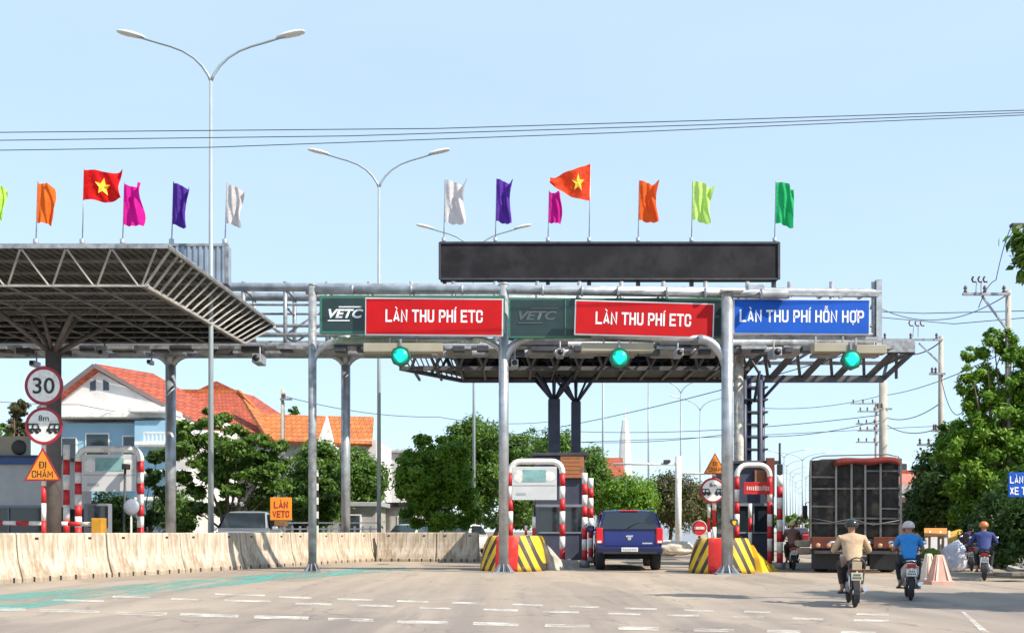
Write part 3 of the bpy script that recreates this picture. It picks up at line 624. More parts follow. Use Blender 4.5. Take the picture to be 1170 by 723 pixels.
# ================================================================ flags
def flag(px, ybase, ytop, Y, fw, fh, col, colname, lab, cat='flag', kind='feather', seed=0, direction=1):
    b = P(px, ybase, Y); s = Y/F; top = P(px, ytop, Y)
    r = thing('flag', b, lab, cat, 'flags above the toll station')
    lean = (3 if px < 300 else 2)*s
    mb = MB(); mb.lathe(b+Vector((0, 0, -.05)), [(.09, 0), (.09, .25), (.03, .27)], 12); mb.build('socket', galv, r)
    mb = MB(); mb.tube([b, top+Vector((lean*.8, 0, .04))], .022, 8); mb.build('pole', galv, r)
    rnd = random.Random(seed); ph = rnd.uniform(0, 6); nx_, nz_ = 22, 22; vs = []
    def shp(u, v):
        x = u*fw*s; z = -v*fh*s
        if kind == 'feather':
            x *= (1+.10*math.sin(v*5+ph)-.12*v*(seed % 2)); z += .07*fh*s*math.sin(u*4+ph)*u-(.08*u*fh*s)
            amp = .16*fw*s*3*u
        elif kind == 'nation':
            x *= 1+.04*math.sin(v*6+ph); z += fh*s*(.10*math.sin(u*7+.5)*u-.06*u); amp = .22*fh*s*u
        else:   # gathered to a point, blowing the other way
            z = z*(1-.82*u**1.3)-u*fh*s*.38; amp = .2*fh*s*u
        x += rnd.uniform(-.004, .004)
        return Vector((direction*x+lean*.75*(1-v*.4), -.03+amp*(math.sin(u*8+v*2.5+ph)*.5+.35*math.sin(u*15-v*6+ph)), z-.02))
    for j in range(nz_+1):
        for i in range(nx_+1): vs.append(top+shp(i/nx_, j/nz_))
    mb = MB(); mb.add(vs, [(j*(nx_+1)+i, j*(nx_+1)+i+1, (j+1)*(nx_+1)+i+1, (j+1)*(nx_+1)+i) for j in range(nz_) for i in range(nx_)], 0, True)
    m = bpy.data.materials.new('flag_'+colname); m.use_nodes = True; n = m.node_tree.nodes; l = m.node_tree.links; bs = n['Principled BSDF']
    bs.inputs['Base Color'].default_value = (*col, 1); bs.inputs['Roughness'].default_value = .75; bs.inputs['Specular IOR Level'].default_value = .2
    nz2 = n.new('ShaderNodeTexNoise'); nz2.inputs['Scale'].default_value = 3.5; bp = n.new('ShaderNodeBump'); bp.inputs['Strength'].default_value = .6; bp.inputs['Distance'].default_value = .12
    tc = n.new('ShaderNodeTexCoord'); l.new(tc.outputs['Object'], nz2.inputs[0]); l.new(nz2.outputs[0], bp.inputs['Height']); l.new(bp.outputs[0], bs.inputs['Normal'])
    tr = n.new('ShaderNodeBsdfTranslucent'); tr.inputs[0].default_value = (*col, 1); mx = n.new('ShaderNodeMixShader'); mx.inputs[0].default_value = .35
    l.new(bs.outputs[0], mx.inputs[1]); l.new(tr.outputs[0], mx.inputs[2]); l.new(mx.outputs[0], n['Material Output'].inputs[0])
    mb.build('cloth', m, r)
    if kind in ('nation', 'gathered'):
        rnd = random.Random(seed); mb = MB(); cu, cv, ru, rv = .53, .5, .21, .30
        if kind == 'gathered': cu = .3; ru = .17
        pts = []
        for k in range(10):
            a = math.pi/2+k*math.pi/5; q = 1 if k % 2 == 0 else .42
            pts.append((cu+ru*q*math.cos(a)*.95, cv-rv*q*math.sin(a)))
        allp = [(cu, cv)]+pts
        vs = [top+shp(u, v)+Vector((0, -.035, 0)) for u, v in allp]+[top+shp(u, v)+Vector((0, -.02, 0)) for u, v in allp]
        fs = [(0, 1+k, 1+(k+1) % 10) for k in range(10)]+[(11, 12+(k+1) % 10, 12+k) for k in range(10)]+[(1+k, 1+(k+1) % 10, 12+(k+1) % 10, 12+k) for k in range(10)]
        mb.add(vs, fs); mb.build('star', yellowstar, r)
    return r
yellowstar = mat('flag_yellow', (.85, .55, .03), .7, 0, .03, 2)
YL, YR = 33.5, 42.2
FL = [(-6, 280, 211, YL, 11, 38, (.5, .8, .12), 'lime', 'lime green flag cut by the left edge', 'feather', 1, 1),
 (41, 280, 209, YL, 18, 45, (.85, .16, .02), 'orange', 'narrow orange flag on the left canopy', 'feather', 2, 1),
 (94, 280, 194, YL, 43, 34, (.72, .01, .01), 'red', 'red flag with yellow star on the left canopy', 'nation', 3, 1),
 (140, 280, 210, YL, 22, 46, (.72, .01, .30), 'pink', 'magenta flag beside the starred flag on left canopy', 'feather', 5, 1),
 (196, 280, 209, YL, 18, 47, (.09, .03, .3), 'violet', 'purple flag on the left canopy near the lamp pole', 'feather', 7, 1),
 (257, 280, 211, YL, 19, 44, (.62, .58, .57), 'pale', 'white flag at the right end of the left canopy', 'feather', 4, 1),
 (507, 277, 205, YR, 25, 48, (.66, .62, .62), 'pale', 'white flag at the left end of the black billboard', 'feather', 9, 1),
 (566, 277, 204, YR, 18, 48, (.11, .035, .33), 'violet', 'purple flag on the black billboard', 'feather', 11, 1),
 (626, 277, 219, YR, 14, 35, (.55, .01, .25), 'pink', 'magenta flag on the billboard beside the starred flag', 'feather', 6, 1),
 (673, 277, 187, YR, 46, 42, (.85, .07, .02), 'red', 'red starred flag blowing leftwards above the black billboard', 'gathered', 8, -1),
 (729, 277, 206, YR, 21, 45, (.85, .12, .02), 'orange', 'orange flag on the middle of the black billboard', 'feather', 12, 1),
 (790, 277, 207, YR, 22, 44, (.55, .8, .2), 'lime', 'pale lime flag on the black billboard', 'feather', 13, 1),
 (885, 277, 208, YR, 20, 47, (.02, .42, .14), 'green', 'green flag at the right end of the black billboard', 'feather', 14, 1)]
for px, yb, yt, Y, fw, fh, col, cn, lab, kd, sd_, dr in FL: flag(px, yb, yt, Y, fw, fh, col, cn, lab, 'flag', kd, sd_, dr)

# ================================================================ street lamps
lampm = mat('lamp_pole_paint', (.33, .38, .39), .45, .2, .1, 1, .03)
headm = mat('lamp_head', (.75, .76, .74), .4, .1, .05, 2)
def lamp_proto(H, arm, r, label, seg=10, head=True):
    root = thing('street_lamp', (0, 0, 0), label, 'street lamp', 'twin arm street lamps'); fork = H-1.55
    mb = MB(); mb.tube([(0, 0, 0), (0, 0, fork*.5), (0, 0, fork)], [r, r*.8, r*.55], seg); mb.lathe((0, 0, 0), [(r*2.2, 0), (r*2.2, .05), (r*1.2, .06), (r*1.1, .5)], seg); mb.build('pole', lampm, root)
    mb = MB(); mb.bbox((0, -r*.95, 1.0), (.14, .03, .4), .01); mb.build('hatch', galv2, root)
    for s in (-1, 1):
        mb = MB(); pts = [Vector((s*arm*u, 0, fork+1.55*f)) for u, f in ((0, -.02), (.03, .12), (.10, .32), (.20, .50), (.33, .65), (.47, .75), (.62, .83), (.78, .92), (.86, .97))]
        mb.tube(pts, [r*.5]*3+[r*.4]*6, 8); a = mb.build('arm', lampm, root)
        if head:
            mb = MB(); c = Vector((s*arm*.93, 0, H-.0)); d = Vector((s*1, 0, .22)).normalized(); up = Vector((-d.z*s, 0, abs(d.x)))
            L = arm*.34
            rings = []
            for t, wy, hz in ((-.5, .05, .03), (-.42, .12, .07), (-.1, .17, .11), (.2, .18, .11), (.42, .14, .07), (.5, .06, .03)):
                p = c+d*L*t; rings.append([p+Vector((0, wy*math.cos(g), 0))+up*hz*(math.sin(g) if math.sin(g) > 0 else math.sin(g)*.35) for g in [2*math.pi*k/12 for k in range(12)]])
            mb.loft(rings, smooth=True); mb.build('lamp_head', headm, a)
    return root
H1 = 18.0
l1 = lamp_proto(H1, 2.9, .1, 'tallest twin arm street lamp, rising past the left canopy'); l1.location = G(241, 32.5)
def place_lamp(px, Y, z0, lab, src=None, sc=1):
    o = copy_tree(src or l1); o.location = G(px, Y); o.scale = (sc, sc, z0); o['label'] = lab; return o
place_lamp(433, 43, 1.01, 'twin arm street lamp rising behind the first VETC sign', sc=1)
place_lamp(541.5, 53, 1.0, 'twin arm street lamp whose heads show left of the billboard')
place_lamp(689, 66, .87, 'street lamp pole seen just right of the paired dark columns')
place_lamp(741, 78, .87, 'street lamp pole standing behind the blue pickup')
lp = lamp_proto(16.9, 3.2, .13, 'x', 6)
lp.location = G(778, 98); lp['label'] = 'distant twin arm street lamp nearest the tall right post, left one'
place_lamp(800, 112, 1, 'distant twin arm street lamp just left of the tall right post', lp)
far = [(896, 128, .72), (899, 150, .74), (903, 172, .76), (906, 196, .8), (909, 222, .8), (912, 250, .8), (914, 285, .8), (917, 112, .62), (921, 160, .66)]
for i, (px, Y, k) in enumerate(far):
    place_lamp(px, Y, k, ('small far street lamp, %s from the left in the cluster left of the truck' % ordn[i]), lp, 1.0)
# ================================================================ cables and utility poles
cab = mat('cable', (.05, .07, .08), .6, 0, .1, 1)
def cable(pts, r, lab, grp='overhead cables', sag=0):
    pts = [Vector(p) for p in pts]; out = []
    n = 14
    for a, b in zip(pts[:-1], pts[1:]):
        for i in range(n): t = i/n; p = a.lerp(b, t); p.z -= sag*4*t*(1-t); out.append(p)
    out.append(pts[-1]); mb = MB(); mb.tube(out, r, 5, cap=False); return mb.solo('overhead_cable', cab, pts[0], lab, 'cable', grp)
cable([P(-120, 152.5, 26), P(500, 147, 26), P(800, 138, 26), P(1300, 122, 26)], .013, 'highest long cable crossing the open sky above the flags')
cable([P(-120, 162, 26.5), P(400, 155.5, 26.5), P(800, 143, 26.5), P(1300, 124, 26.5)], .013, 'middle long cable crossing the open sky above the flags')
cable([P(-120, 173.5, 27), P(240, 168.5, 27), P(700, 152, 27), P(1300, 126, 27)], .013, 'lowest long cable crossing the open sky above the flags')
polem = mat('concrete_pole', (.42, .38, .32), .85, 0, .15, 2, .1); insul = mat('insulator', (.12, .07, .06), .3, 0, .1, 3)
def upole(px, Y, ytop, r0, r1, lab, arms, braces=()):
    b = G(px, Y); t = P(px, ytop, Y); r = thing('utility_pole', b, lab, 'utility pole', 'power poles')
    mb = MB(); mb.tube([b, t], [r0, r1], 12); mb.build('pole', polem, r)
    for x1, x2, y in arms:
        mb = MB(); mb.bar(P(x1, y, Y-.15), P(x2, y, Y-.15), .09); ar = mb.build('crossarm', galv2, r)
        for k in range(3 if x2-x1 > 25 else 2):
            xx = x1+3+(x2-x1-10)*k/2.; mb = MB(); c = P(xx, y, Y-.15); mb.lathe(c, [(.03, 0), (.07, .1), (.03, .14), (.07, .2), (.03, .3)], 8); mb.build('insulator', insul, ar)
    mb = MB(); done = False
    for x1, y1, x2, y2 in braces: mb.bar(P(x1, y1, Y-.1), P(x2, y2, Y-.1), .06); done = True
    if done: mb.build('brace', galv2, r)
    return r
upole(1152, 34, 332, .13, .09, 'utility pole at the right edge rising out of the bright tree', [(1100, 1154, 336)], [(1122, 338, 1150, 376)])
upole(1075, 44, 384, .15, .1, 'utility pole above the trees between truck and right edge', [(1008, 1077, 388), (1062, 1080, 427), (1048, 1078, 508), (1064, 1078, 492)], [(1050, 392, 1073, 414)])
upole(1009, 50, 436, .22, .2, 'thick pale concrete pole rising behind the truck', [(1000, 1019, 467)])
upole(1001, 66, 459, .12, .09, 'thin pole crowded with insulators left of the thick concrete pole', [(972, 1004, 461), (980, 1006, 470), (978, 1006, 484), (980, 1006, 492), (978, 1006, 505)])
upole(323, 47, 445, .14, .09, 'pale concrete pole in front of orange roofs, left of the front gantry post', [(320, 334, 456)])
# insulator stand above the crossarms
for px, Y, y, lab in ((1118, 33.8, 322, 'insulator bracket on the crossarm at the right edge'), (1046, 43.8, 372, 'insulator bracket on the crossarm of the middle power pole')):
    c = P(px, y+14, Y); r = thing('insulator_bracket', c, lab, 'bracket')
    mb = MB(); mb.bar(P(px-3, y+13, Y), P(px-2, y, Y), .03); mb.bar(P(px+3, y+13, Y), P(px+3, y, Y), .03); mb.build('stem', galv2, r)
    for dx in (-6, 1, 7):
        mb = MB(); mb.tube([P(px+dx, y-6, Y), P(px+dx-1.5, y-3, Y), P(px+dx, y, Y), P(px+dx+3, y, Y)], .035, 6); mb.build('insulator', insul, r)
cable([P(1005, 352, 44), P(1075, 365, 44), P(1152, 336, 34)], .02, 'cable from the gantry end up to the right edge pole', sag=.2)
cable([P(1005, 356, 44), P(1055, 358, 44), P(1300, 352, 40)], .02, 'level cable right of the blue sign, upper of the pair')
cable([P(1000, 362, 46), P(1090, 370, 46), P(1300, 352, 40)], .02, 'level cable right of the blue sign, lower of the pair')
cable([P(1156, 258, 33), P(1138, 320, 33.5), P(1118, 352, 34)], .015, 'thin drop cable hanging from the lamp arm at the right edge', sag=-.2)
cable([P(440, 536, 60), P(560, 508, 62), P(1040, 488, 64), P(1300, 470, 60)], .02, 'lowest thin cable crossing behind the columns', sag=.1)
cable([P(1075, 390, 44), P(1010, 392, 50), P(560, 500, 90)], .03, 'thin cable running left from the middle power pole', sag=.6)
cable([P(870, 466, 60), P(1006, 452, 60), P(1152, 400, 34)], .02, 'thin cable between truck roof and right trees', sag=.3)
cable([P(640, 492, 80), P(1006, 474, 60), P(1075, 460, 44)], .025, 'thin cable passing over the white spire', sag=.5)
cable([P(600, 500, 80), P(830, 496, 70), P(1006, 480, 60), P(1075, 488, 44)], .025, 'thin cable just under the one over the white spire', sag=.5)
cable([P(323, 452, 47), P(500, 476, 55), P(640, 480, 62)], .02, 'thin cable from the pale pole across the gap under the sign', sag=.3)
cable([P(-40, 455, 55), P(90, 462, 55), P(200, 478, 58)], .02, 'thin cable in front of the white house gable', sag=.1)
cable([P(1075, 430, 44), P(1100, 470, 36), P(1152, 378, 34)], .018, 'slack cable between the two right hand poles', sag=.7)
# lamp arm poking in at the right edge
r = thing('street_lamp', G(1200, 33), 'grey lamp head poking in at the upper right edge', 'street lamp'); mb = MB(); mb.tube([G(1200, 33), P(1200, 300, 33), P(1192, 258, 33), P(1172, 257, 33)], .06, 8); mb.build('pole', galv2, r)
mb = MB(); mb.bbox(P(1164, 257.5, 33), (.55, .25, .12), .03); mb.build('lamp_head', darksteel, r)

# ================================================================ road signs on posts
def disc(px, py, Y, rp, root, facem=white, rim=dred, rimw=.16, name='sign_disc'):
    c = P(px, py, Y); rr = rp*Y/F
    mb = MB(); mb.lathe(c, [(.01, .03), (rr, .03), (rr, 0), (rr*.97, -.006), (rr*(1-rimw), -.006), (rr*(1-rimw), .0)], 40, 'Y', 0, False); d = mb.build(name, rim, root)
    mb = MB(); mb.lathe(c, [(.01, -.002), (rr*(1-rimw)-.001, -.002), (rr*(1-rimw)-.001, .01)], 40, 'Y', 0, False); mb.build('sign_face', facem, d); return d
def gauge_sign(px, py, Y, rp, root):
    d = disc(px, py, Y, rp, root); s = Y/F
    text('8m', (px-HX)*s, CH+(HY-py+rp*.42)*s, rp*.55*s, rp*.32*s, Y-.008, black, d, off=.01)
    for sgn in (-1, 1):
        mb = MB(); q = [(.14, -.3), (.14, -.16), (.24, -.12), (.84, -.12), (.84, -.3)]
        mb.prism([P(px+sgn*x*rp, py-z*rp, Y-.012) for x, z in q], (0, .006, 0)); mb.tube([P(px+sgn*x*rp, py-z*rp, Y-.01) for x, z in ((.26, -.12), (.34, .1), (.82, .1), (.84, -.12))], rp*.045*s, 6)
        mb.bar(P(px+sgn*.58*rp, py-.1*rp, Y-.01), P(px+sgn*.58*rp, py+.12*rp, Y-.01), rp*.07*s)
        mb.lathe(P(px+sgn*.9*rp, py, Y-.001), [(.001, 0), (.001, .001)], 4, 'Y'); mb.lathe(P(px+sgn*.35*rp, py+rp*.3, Y-.009), [(rp*.11*s, -.006), (rp*.11*s, .004)], 12, 'Y'); mb.lathe(P(px+sgn*.65*rp, py+rp*.3, Y-.009), [(rp*.11*s, -.006), (rp*.11*s, .004)], 12, 'Y')
        mb.build('car_pictogram', black, d)
def tri(px, py, Y, hw, h, root, l1_, l2_, rz=0):
    s = Y/F; mb = MB(); k = .86
    mb.prism([P(px-hw, py+h/2, Y), P(px+hw, py+h/2, Y), P(px, py-h/2, Y)], (0, .03, 0)); d = mb.build('warning_triangle', dred, root)
    mb = MB(); cy_ = py+h/6; mb.prism([P(px+(-hw)*k, cy_+(h/3)*k, Y-.004), P(px+hw*k, cy_+(h/3)*k, Y-.004), P(px, cy_-(h*2/3)*k, Y-.004)], (0, .004, 0)); mb.build('sign_face', orange, d)
    letters(l1_, (px-HX)*s, CH+(HY-(py+h*.02))*s, hw*.42*s, h*.20*s, Y-.008, black, d, t=.16); letters(l2_, (px-HX)*s, CH+(HY-(py+h*.29))*s, hw*1.15*s, h*.30*s, Y-.008, black, d, t=.16)
def striped_post(px, Y, ytop, ybase, r, n, name, root, first=red, h0=0):
    a = P(px, ybase, Y); b = P(px, ytop, Y); mb = MB()
    for i in range(n): mb.tube([a.lerp(b, i/n), a.lerp(b, (i+1)/n)], r, 12, i % 2 if first is red else (i+1) % 2)
    return mb.build(name, [red, white], root)
YS = 29.5
r = thing('road_sign', G(49, YS), 'sign post with round 30 sign, round 8m sign and orange ĐI CHẬM triangle', 'road sign')
striped_post(50, YS, 418, 653, .07, 12, 'post', r); mb = MB()
d = disc(50, 440.5, YS-.12, 22, r); sc = YS/F
text('30', (50-HX)*(YS-.12)/F, CH+(HY-440.5)*(YS-.12)/F, 25*sc, 18.5*sc, YS-.13, black, d, off=.012)
gauge_sign(50, 486.5, YS-.12, 21.5, r); tri(48.5, 530, YS-.16, 21, 38, r, 'ĐI', 'CHẬM')
YS2 = 31.0
r = thing('road_sign', G(815, YS2), 'sign post with small orange triangle above an 8m gauge sign by the right island', 'road sign')
striped_post(816, YS2, 525, 640, .07, 6, 'post', r); striped_post(810, YS2, 575, 640, .05, 4, 'post', r)
gauge_sign(814.5, 560, YS2-.12, 14.5, r); tri(817, 529, YS2-.14, 13, 24, r, 'ĐI', 'CHẬM')
r = thing('road_sign', G(799, 31.5), 'small red no entry sign with white bar beside the right island', 'road sign')
striped_post(799, 31.5, 596, 650, .04, 4, 'post', r); d = disc(799, 603, 31.4, 9, r, red, white, .08)
mb = MB(); mb.box(P(799, 603, 31.385), (.33, .01, .085)); mb.build('bar', white, d)
# orange LAN VETC sign
r = thing('road_sign', G(321, 31.5), 'square orange sign reading LÀN VETC above the concrete barrier', 'road sign')
mb = MB(); mb.tube([G(321, 34.8)+Vector((0, 0, 0)), P(321, 600, 34.8)], .06, 10); mb.build('post', white, r)
c = P(321, 581, 34.6); mb = MB(); mb.bbox(c, (24.5*34.6/F, .04, 26*34.6/F), .012); f = mb.build('panel', orange, r); s = 34.57/F
letters('LÀN', (321-HX)*s, CH+(HY-575.5)*s, 16*s, 10*s, 34.57, dred, f); letters('VETC', (321-HX)*s, CH+(HY-587)*s, 19*s, 8*s, 34.57, dred, f)
mb = MB(); mb.bbox(P(321, 598, 34.7), (14*s, .3, 6*s), .03); mb.build('lamp_box', mat('brown_box', (.2, .1, .04), .6, 0, .2, 3), f)
# blue lane sign right edge
r = thing('road_sign', G(1175, 23.5), 'blue sign with white words LÀN ĐƯỜNG XE THÔ SƠ, cut by the right edge', 'road sign')
r['label'] = 'blue sign with white lettering cut by the right edge in front of dark trees'
mb = MB(); mb.tube([G(1190, 23.6), P(1190, 540, 23.6)], .05, 10); mb.build('post', galv2, r)
mb = MB(); mb.bbox(P(1180, 553.5, 23.5), (56*23.5/F, .04, 28*23.5/F), .01); f = mb.build('panel', signblue, r); s = 23.47/F
letters('LÀN', (1161.5-HX)*s, CH+(HY-547)*s, 15*s, 10.5*s, 23.47, letter, f); letters('XE T', (1163-HX)*s, CH+(HY-560.5)*s, 18*s, 9*s, 23.47, letter, f)

# ================================================================ height frames and booths
def hoop(x1, x2, yt, yb, Y, tp, lab, boardbox=None, nb=7):
    r = thing('height_frame', P((x1+x2)/2, yb, Y), lab, 'height frame', 'red and white height frames'); s = Y/F; rr = 12*s; tr = tp*s/2
    a, b = P(x1, yt, Y), P(x2, yt, Y); yl = yt+14
    mb = MB(); pts = [P(x1, yl, Y)]+arc(a+Vector((rr, 0, -rr)), rr, math.pi, math.pi/2, 6)+arc(b+Vector((-rr, 0, -rr)), rr, math.pi/2, 0, 6)+[P(x2, yl, Y)]
    mb.tube(pts, tr*1.05, 12); mb.build('crossbar', white, r)
    for x in (x1, x2):
        A = P(x, yb, Y); B = P(x, yl, Y); mb = MB(); n = nb
        for i in range(n): mb.tube([B.lerp(A, i/n), B.lerp(A, (i+1)/n)], tr, 12, i % 2)
        mb.build('leg', [red, white], r)
    if boardbox:
        bx1, by1, bx2, by2 = boardbox; c = P((bx1+bx2)/2, (by1+by2)/2, Y-.06)
        mb = MB(); mb.bbox(c, ((bx2-bx1)*s, .08, (by2-by1)*s), .01); f = mb.build('notice_board', mat('board_white', (.56, .58, .59), .5, 0, .05, 3), r)
        mb = MB(); h = by2-by1; w_ = bx2-bx1; mb.box(P(bx1+w_*.5, by1+h*.27, Y-.105), (w_*.52*s, .012, h*.36*s)); mb.build('printed_panel', teal, f)
        mb = MB(); mb.ball(P(bx1+w_*.14, by1+h*.3, Y-.1), (h*.18*s, .012, h*.2*s)); mb.build('printed_mark', white, f); mb = MB(); mb.ball(P(bx1+w_*.84, by1+h*.3, Y-.1), (h*.17*s, .012, h*.16*s)); mb.build('printed_mark', white, f)
        mb = MB(); mb.box(P(bx1+w_*.5, by1+h*.56, Y-.102), (w_*.96*s, .008, h*.03*s)); mb.box(P(bx1+w_*.2, by1+h*.82, Y-.102), (w_*.22*s, .008, h*.08*s)); mb.build('printed_lines', greytxt, f)
    return r
hoop(89.5, 160.5, 513, 640, 34.5, 7.5, 'red and white striped height frame behind the left concrete barrier', (94, 519, 156, 561), 9)
hoop(583, 642.5, 527, 641, 33.5, 6.4, 'red and white striped height frame over the middle island', (585, 533, 636, 571), 7)
hoop(842, 879.5, 531, 643, 32.5, 5.8, 'red and white striped height frame over the right island', None, 7)
# striped bollard tubes
for px, Y, yt, yb, rp, lab in ((76, 34.5, 508, 645, 3.6, 'tall red and white pole left of the left height frame'), (668, 33.6, 540, 641, 3.2, 'red and white pole just left of the pickup tail light'), (675, 35, 546, 637, 3, 'red and white pole half hidden by the pickup'), (891, 32, 543, 644, 3.6, 'outermost red and white pole at the right of the right island'), (857, 33.5, 575, 640, 2.2, 'short red and white pole inside the right island'), (610, 32, 590, 642, 2, 'short red and white post below the middle notice board'), (601, 31.8, 600, 622, 1.6, 'stubby red post behind the middle striped nose')):
    r = thing('striped_pole', P(px, yb, Y), lab, 'striped pole', 'red and white poles'); striped_post(px, Y, yt, yb, rp*Y/F, 8 if yb-yt > 80 else 4, 'pole', r); mb = MB(); mb.lathe(P(px, yb, Y), [(rp*1.8*Y/F, -.2), (rp*1.8*Y/F, .03), (rp*Y/F, .04)], 12); mb.build('base_plate', galv2, r)
    if px == 891: mb = MB(); mb.tube([P(891, 543, Y), P(891, 506, Y)], .04, 8); mb.bbox(P(891, 536, Y), (.17, .16, .35), .02); mb.build('sensor_mast', black, r)
# red price board on the right frame
r = thing('notice_board', P(866, 557, 32.2), 'red board with white band hung on the right height frame', 'notice board')
mb = MB(); mb.bbox(P(866, 557.5, 32.3), (33*32.3/F, .06, 14*32.3/F), .01); f = mb.build('panel', red, r)
mb = MB()
rnd = random.Random(3); x = 853.
while x < 878: w_ = rnd.uniform(1.4, 2.8); mb.box(P(x+w_/2, 557.5+rnd.uniform(-.4, .4), 32.26), (w_*.8*32.3/F, .01, rnd.uniform(4, 5.5)*32.3/F)); x += w_+.5
mb.build('faded_print', mat('pink_print', (.8, .5, .45), .6, 0, .1, 5), f)
boothm = mat('booth_panel', (.05, .055, .085), .5, 0, .15, 3); boothlight = mat('booth_light_panel', (.2, .21, .25), .5, 0, .1, 3)  # booth_panel: navy, darkened further for the canopy's shade over the booths
def booth(x1, x2, yt, yb, Y, dep, lab, signbox, rz=0, stripe=None, boothm=boothm):
    a = P(x1, yb, Y); b = P(x2, yt, Y); W = b.x-a.x; H = b.z; c = Vector(((a.x+b.x)/2, Y, 0)); r = thing('toll_booth', c+Vector((0, 0, .18)), lab, 'toll booth', 'toll booths')
    H -= .18; z0 = .18
    mb = MB()
    for sx in (-1, 1):
        for yy in (0, dep): mb.bbox((c.x+sx*(W/2-.06), Y+yy, z0+H/2), (.12, .12, H), .01)
    mb.bbox((c.x, Y+dep/2, z0+.5), (W-.02, dep, 1.0), .01); mb.bbox((c.x, Y+dep/2, z0+2.05+(H-2.05)/2), (W-.02, dep, H-2.05), .01); mb.build('cabin', boothm, r)
    mb = MB(); mb.box((c.x, Y+.03, z0+1.5), (W-.26, .02, 1.0)); mb.box((c.x-W/2+.05, Y+dep/2, z0+1.5), (.02, dep-.2, 1.0)); mb.box((c.x+W/2-.05, Y+dep/2, z0+1.5), (.02, dep-.2, 1.0)); mb.build('window', glass, r)
    mb = MB(); mb.bar((c.x, Y-.01, z0+1.0), (c.x, Y-.01, z0+2.05), .05); mb.bar((c.x-W/2, Y-.02, z0+1.03), (c.x+W/2, Y-.02, z0+1.03), .06); mb.bar((c.x-W/2, Y-.02, z0+2.05), (c.x+W/2, Y-.02, z0+2.05), .1); mb.build('window_frame', boothlight, r)
    mb = MB(); mb.bbox((c.x, Y+dep/2, z0+H+.06), (W+.3, dep+.4, .12), .02); mb.build('roof', darksteel, r)
    if signbox:
        sx1, sy1, sx2, sy2, sm = signbox; s = (Y-.15)/F; mb = MB(); mb.bbox(P((sx1+sx2)/2, (sy1+sy2)/2, Y-.12), ((sx2-sx1)*s, .1, (sy2-sy1)*s), .015); f = mb.build('sign_panel', sm, r)
        mb = MB()
        for k in range(5): mb.box(P((sx1+sx2)/2, sy1+(sy2-sy1)*(.18+.16*k), Y-.175), ((sx2-sx1)*.7*s, .01, .03)); 
        mb.build('louvre', mat('brown_louvre', (.28, .12, .04), .6, 0, .1, 3), f)
    if stripe:
        mb = MB(); mb.bbox((c.x, Y-.1, z0+stripe[0]), (W+.34, .2, stripe[1]), .01); mb.build('blue_fascia', stripe[2], r)
    return r
brn = mat('brown_orange_panel', (.42, .14, .05), .6, 0, .25, 4, dirt=(.2, .1, .06), dscale=4)
booth(612, 668, 521, 640, 36.5, 3.2, 'dark toll booth with brown sign panel left of the blue pickup', (640, 518, 667, 546, brn))
booth(838, 884, 530, 640, 35, 3.2, 'toll booth hidden behind the right striped frame', (862, 537, 883, 552, brn))
booth(-46, 66, 524, 640, 38, 3, 'pale toll booth with blue roof band at the left edge', None, 0, (3.9, .35, mat('blue_band', (.03, .08, .25), .5, 0, .1, 3)), mat('pale_booth_panel', (.45, .46, .47), .6, 0, .08, 2))
r = thing('height_frame_upper', P(882, 520, 34.6), 'dark brown upright panel standing beside the right toll booth', 'panel'); r.name = 'upright_panel'
mb = MB(); mb.bbox(P(880, 545, 34.7), (.3, .12, 1.4), .02); mb.build('panel', mat('maroon_panel', (.14, .03, .02), .5, 0, .1, 3), r); mb = MB(); mb.bar(P(880, 560, 34.75), G(880, 34.75), .08); mb.build('stand', darksteel, r)
# yellow marker on the cream pole
c = P(839, 597, 28.0); mb = MB(); mb.prism([c+Vector((x*.026, 0, z*.026)) for x, z in ((-4, 4), (4, 4), (4, 0), (0, -5), (-4, 0))], (0, .02, 0)); mb.prism([c+Vector((x*.026, -.012, z*.026)) for x, z in ((-2.2, 2.4), (2.2, 2.4), (2.2, -.4), (0, -3), (-2.2, -.4))], (0, .01, 0), 1)
mb.solo('marker_plate', [black, yellow], c, 'tiny black and yellow arrow plate on the pole above the right nose', 'marker')
# boom barrier on the left
r = thing('boom_barrier', G(113, 33.2), 'horizontal red and white boom with an orange motor box behind the left barrier', 'boom barrier')
mb = MB(); A = P(-70, 596, 33.2); B = P(108, 598.5, 33.2)
for i in range(12): mb.tube([A.lerp(B, i/12), A.lerp(B, (i+1)/12)], .075, 8, i % 2)
mb.build('boom', [red, white], r); mb = MB(); mb.bbox(P(113, 614, 33.2), (.38, .4, 1.35), .03); mb.build('motor_box', mat('motor_box_orange', (.5, .25, .02), .6, 0, .15, 4), r)
# air conditioner on booth, fan disc, glass cabinet, thin pole
r = thing('air_conditioner', P(17, 512, 38.2), 'outdoor air conditioner unit with dark fan on the left booth roof', 'air conditioner')
mb = MB(); mb.bbox(P(17, 510, 38.4), (1.1, .4, .8), .03); mb.build('case', beige, r); mb = MB(); mb.lathe(P(22, 511, 38.18), [(.28, 0), (.3, -.03), (.25, -.05), (.04, -.05)], 20, 'Y'); mb.build('fan_grille', black, r)
r = thing('round_mirror', G(150, 34), 'round convex mirror on a short post inside the left height frame', 'mirror')
mb = MB(); mb.lathe(P(150, 579, 34), [(.01, -.05), (.15, -.03), (.27, -.01), (.29, .02)], 24, 'Y'); mb.build('mirror_face', mat('mirror_face', (.35, .38, .45), .35, .3, .1, 3), r); mb = MB(); mb.bar(P(150, 588, 34.05), G(150, 34.05), .05); mb.build('post', white, r)
r = thing('camera_mast', G(137, 34.3), 'thin dark mast with a small head before the left notice board', 'mast')
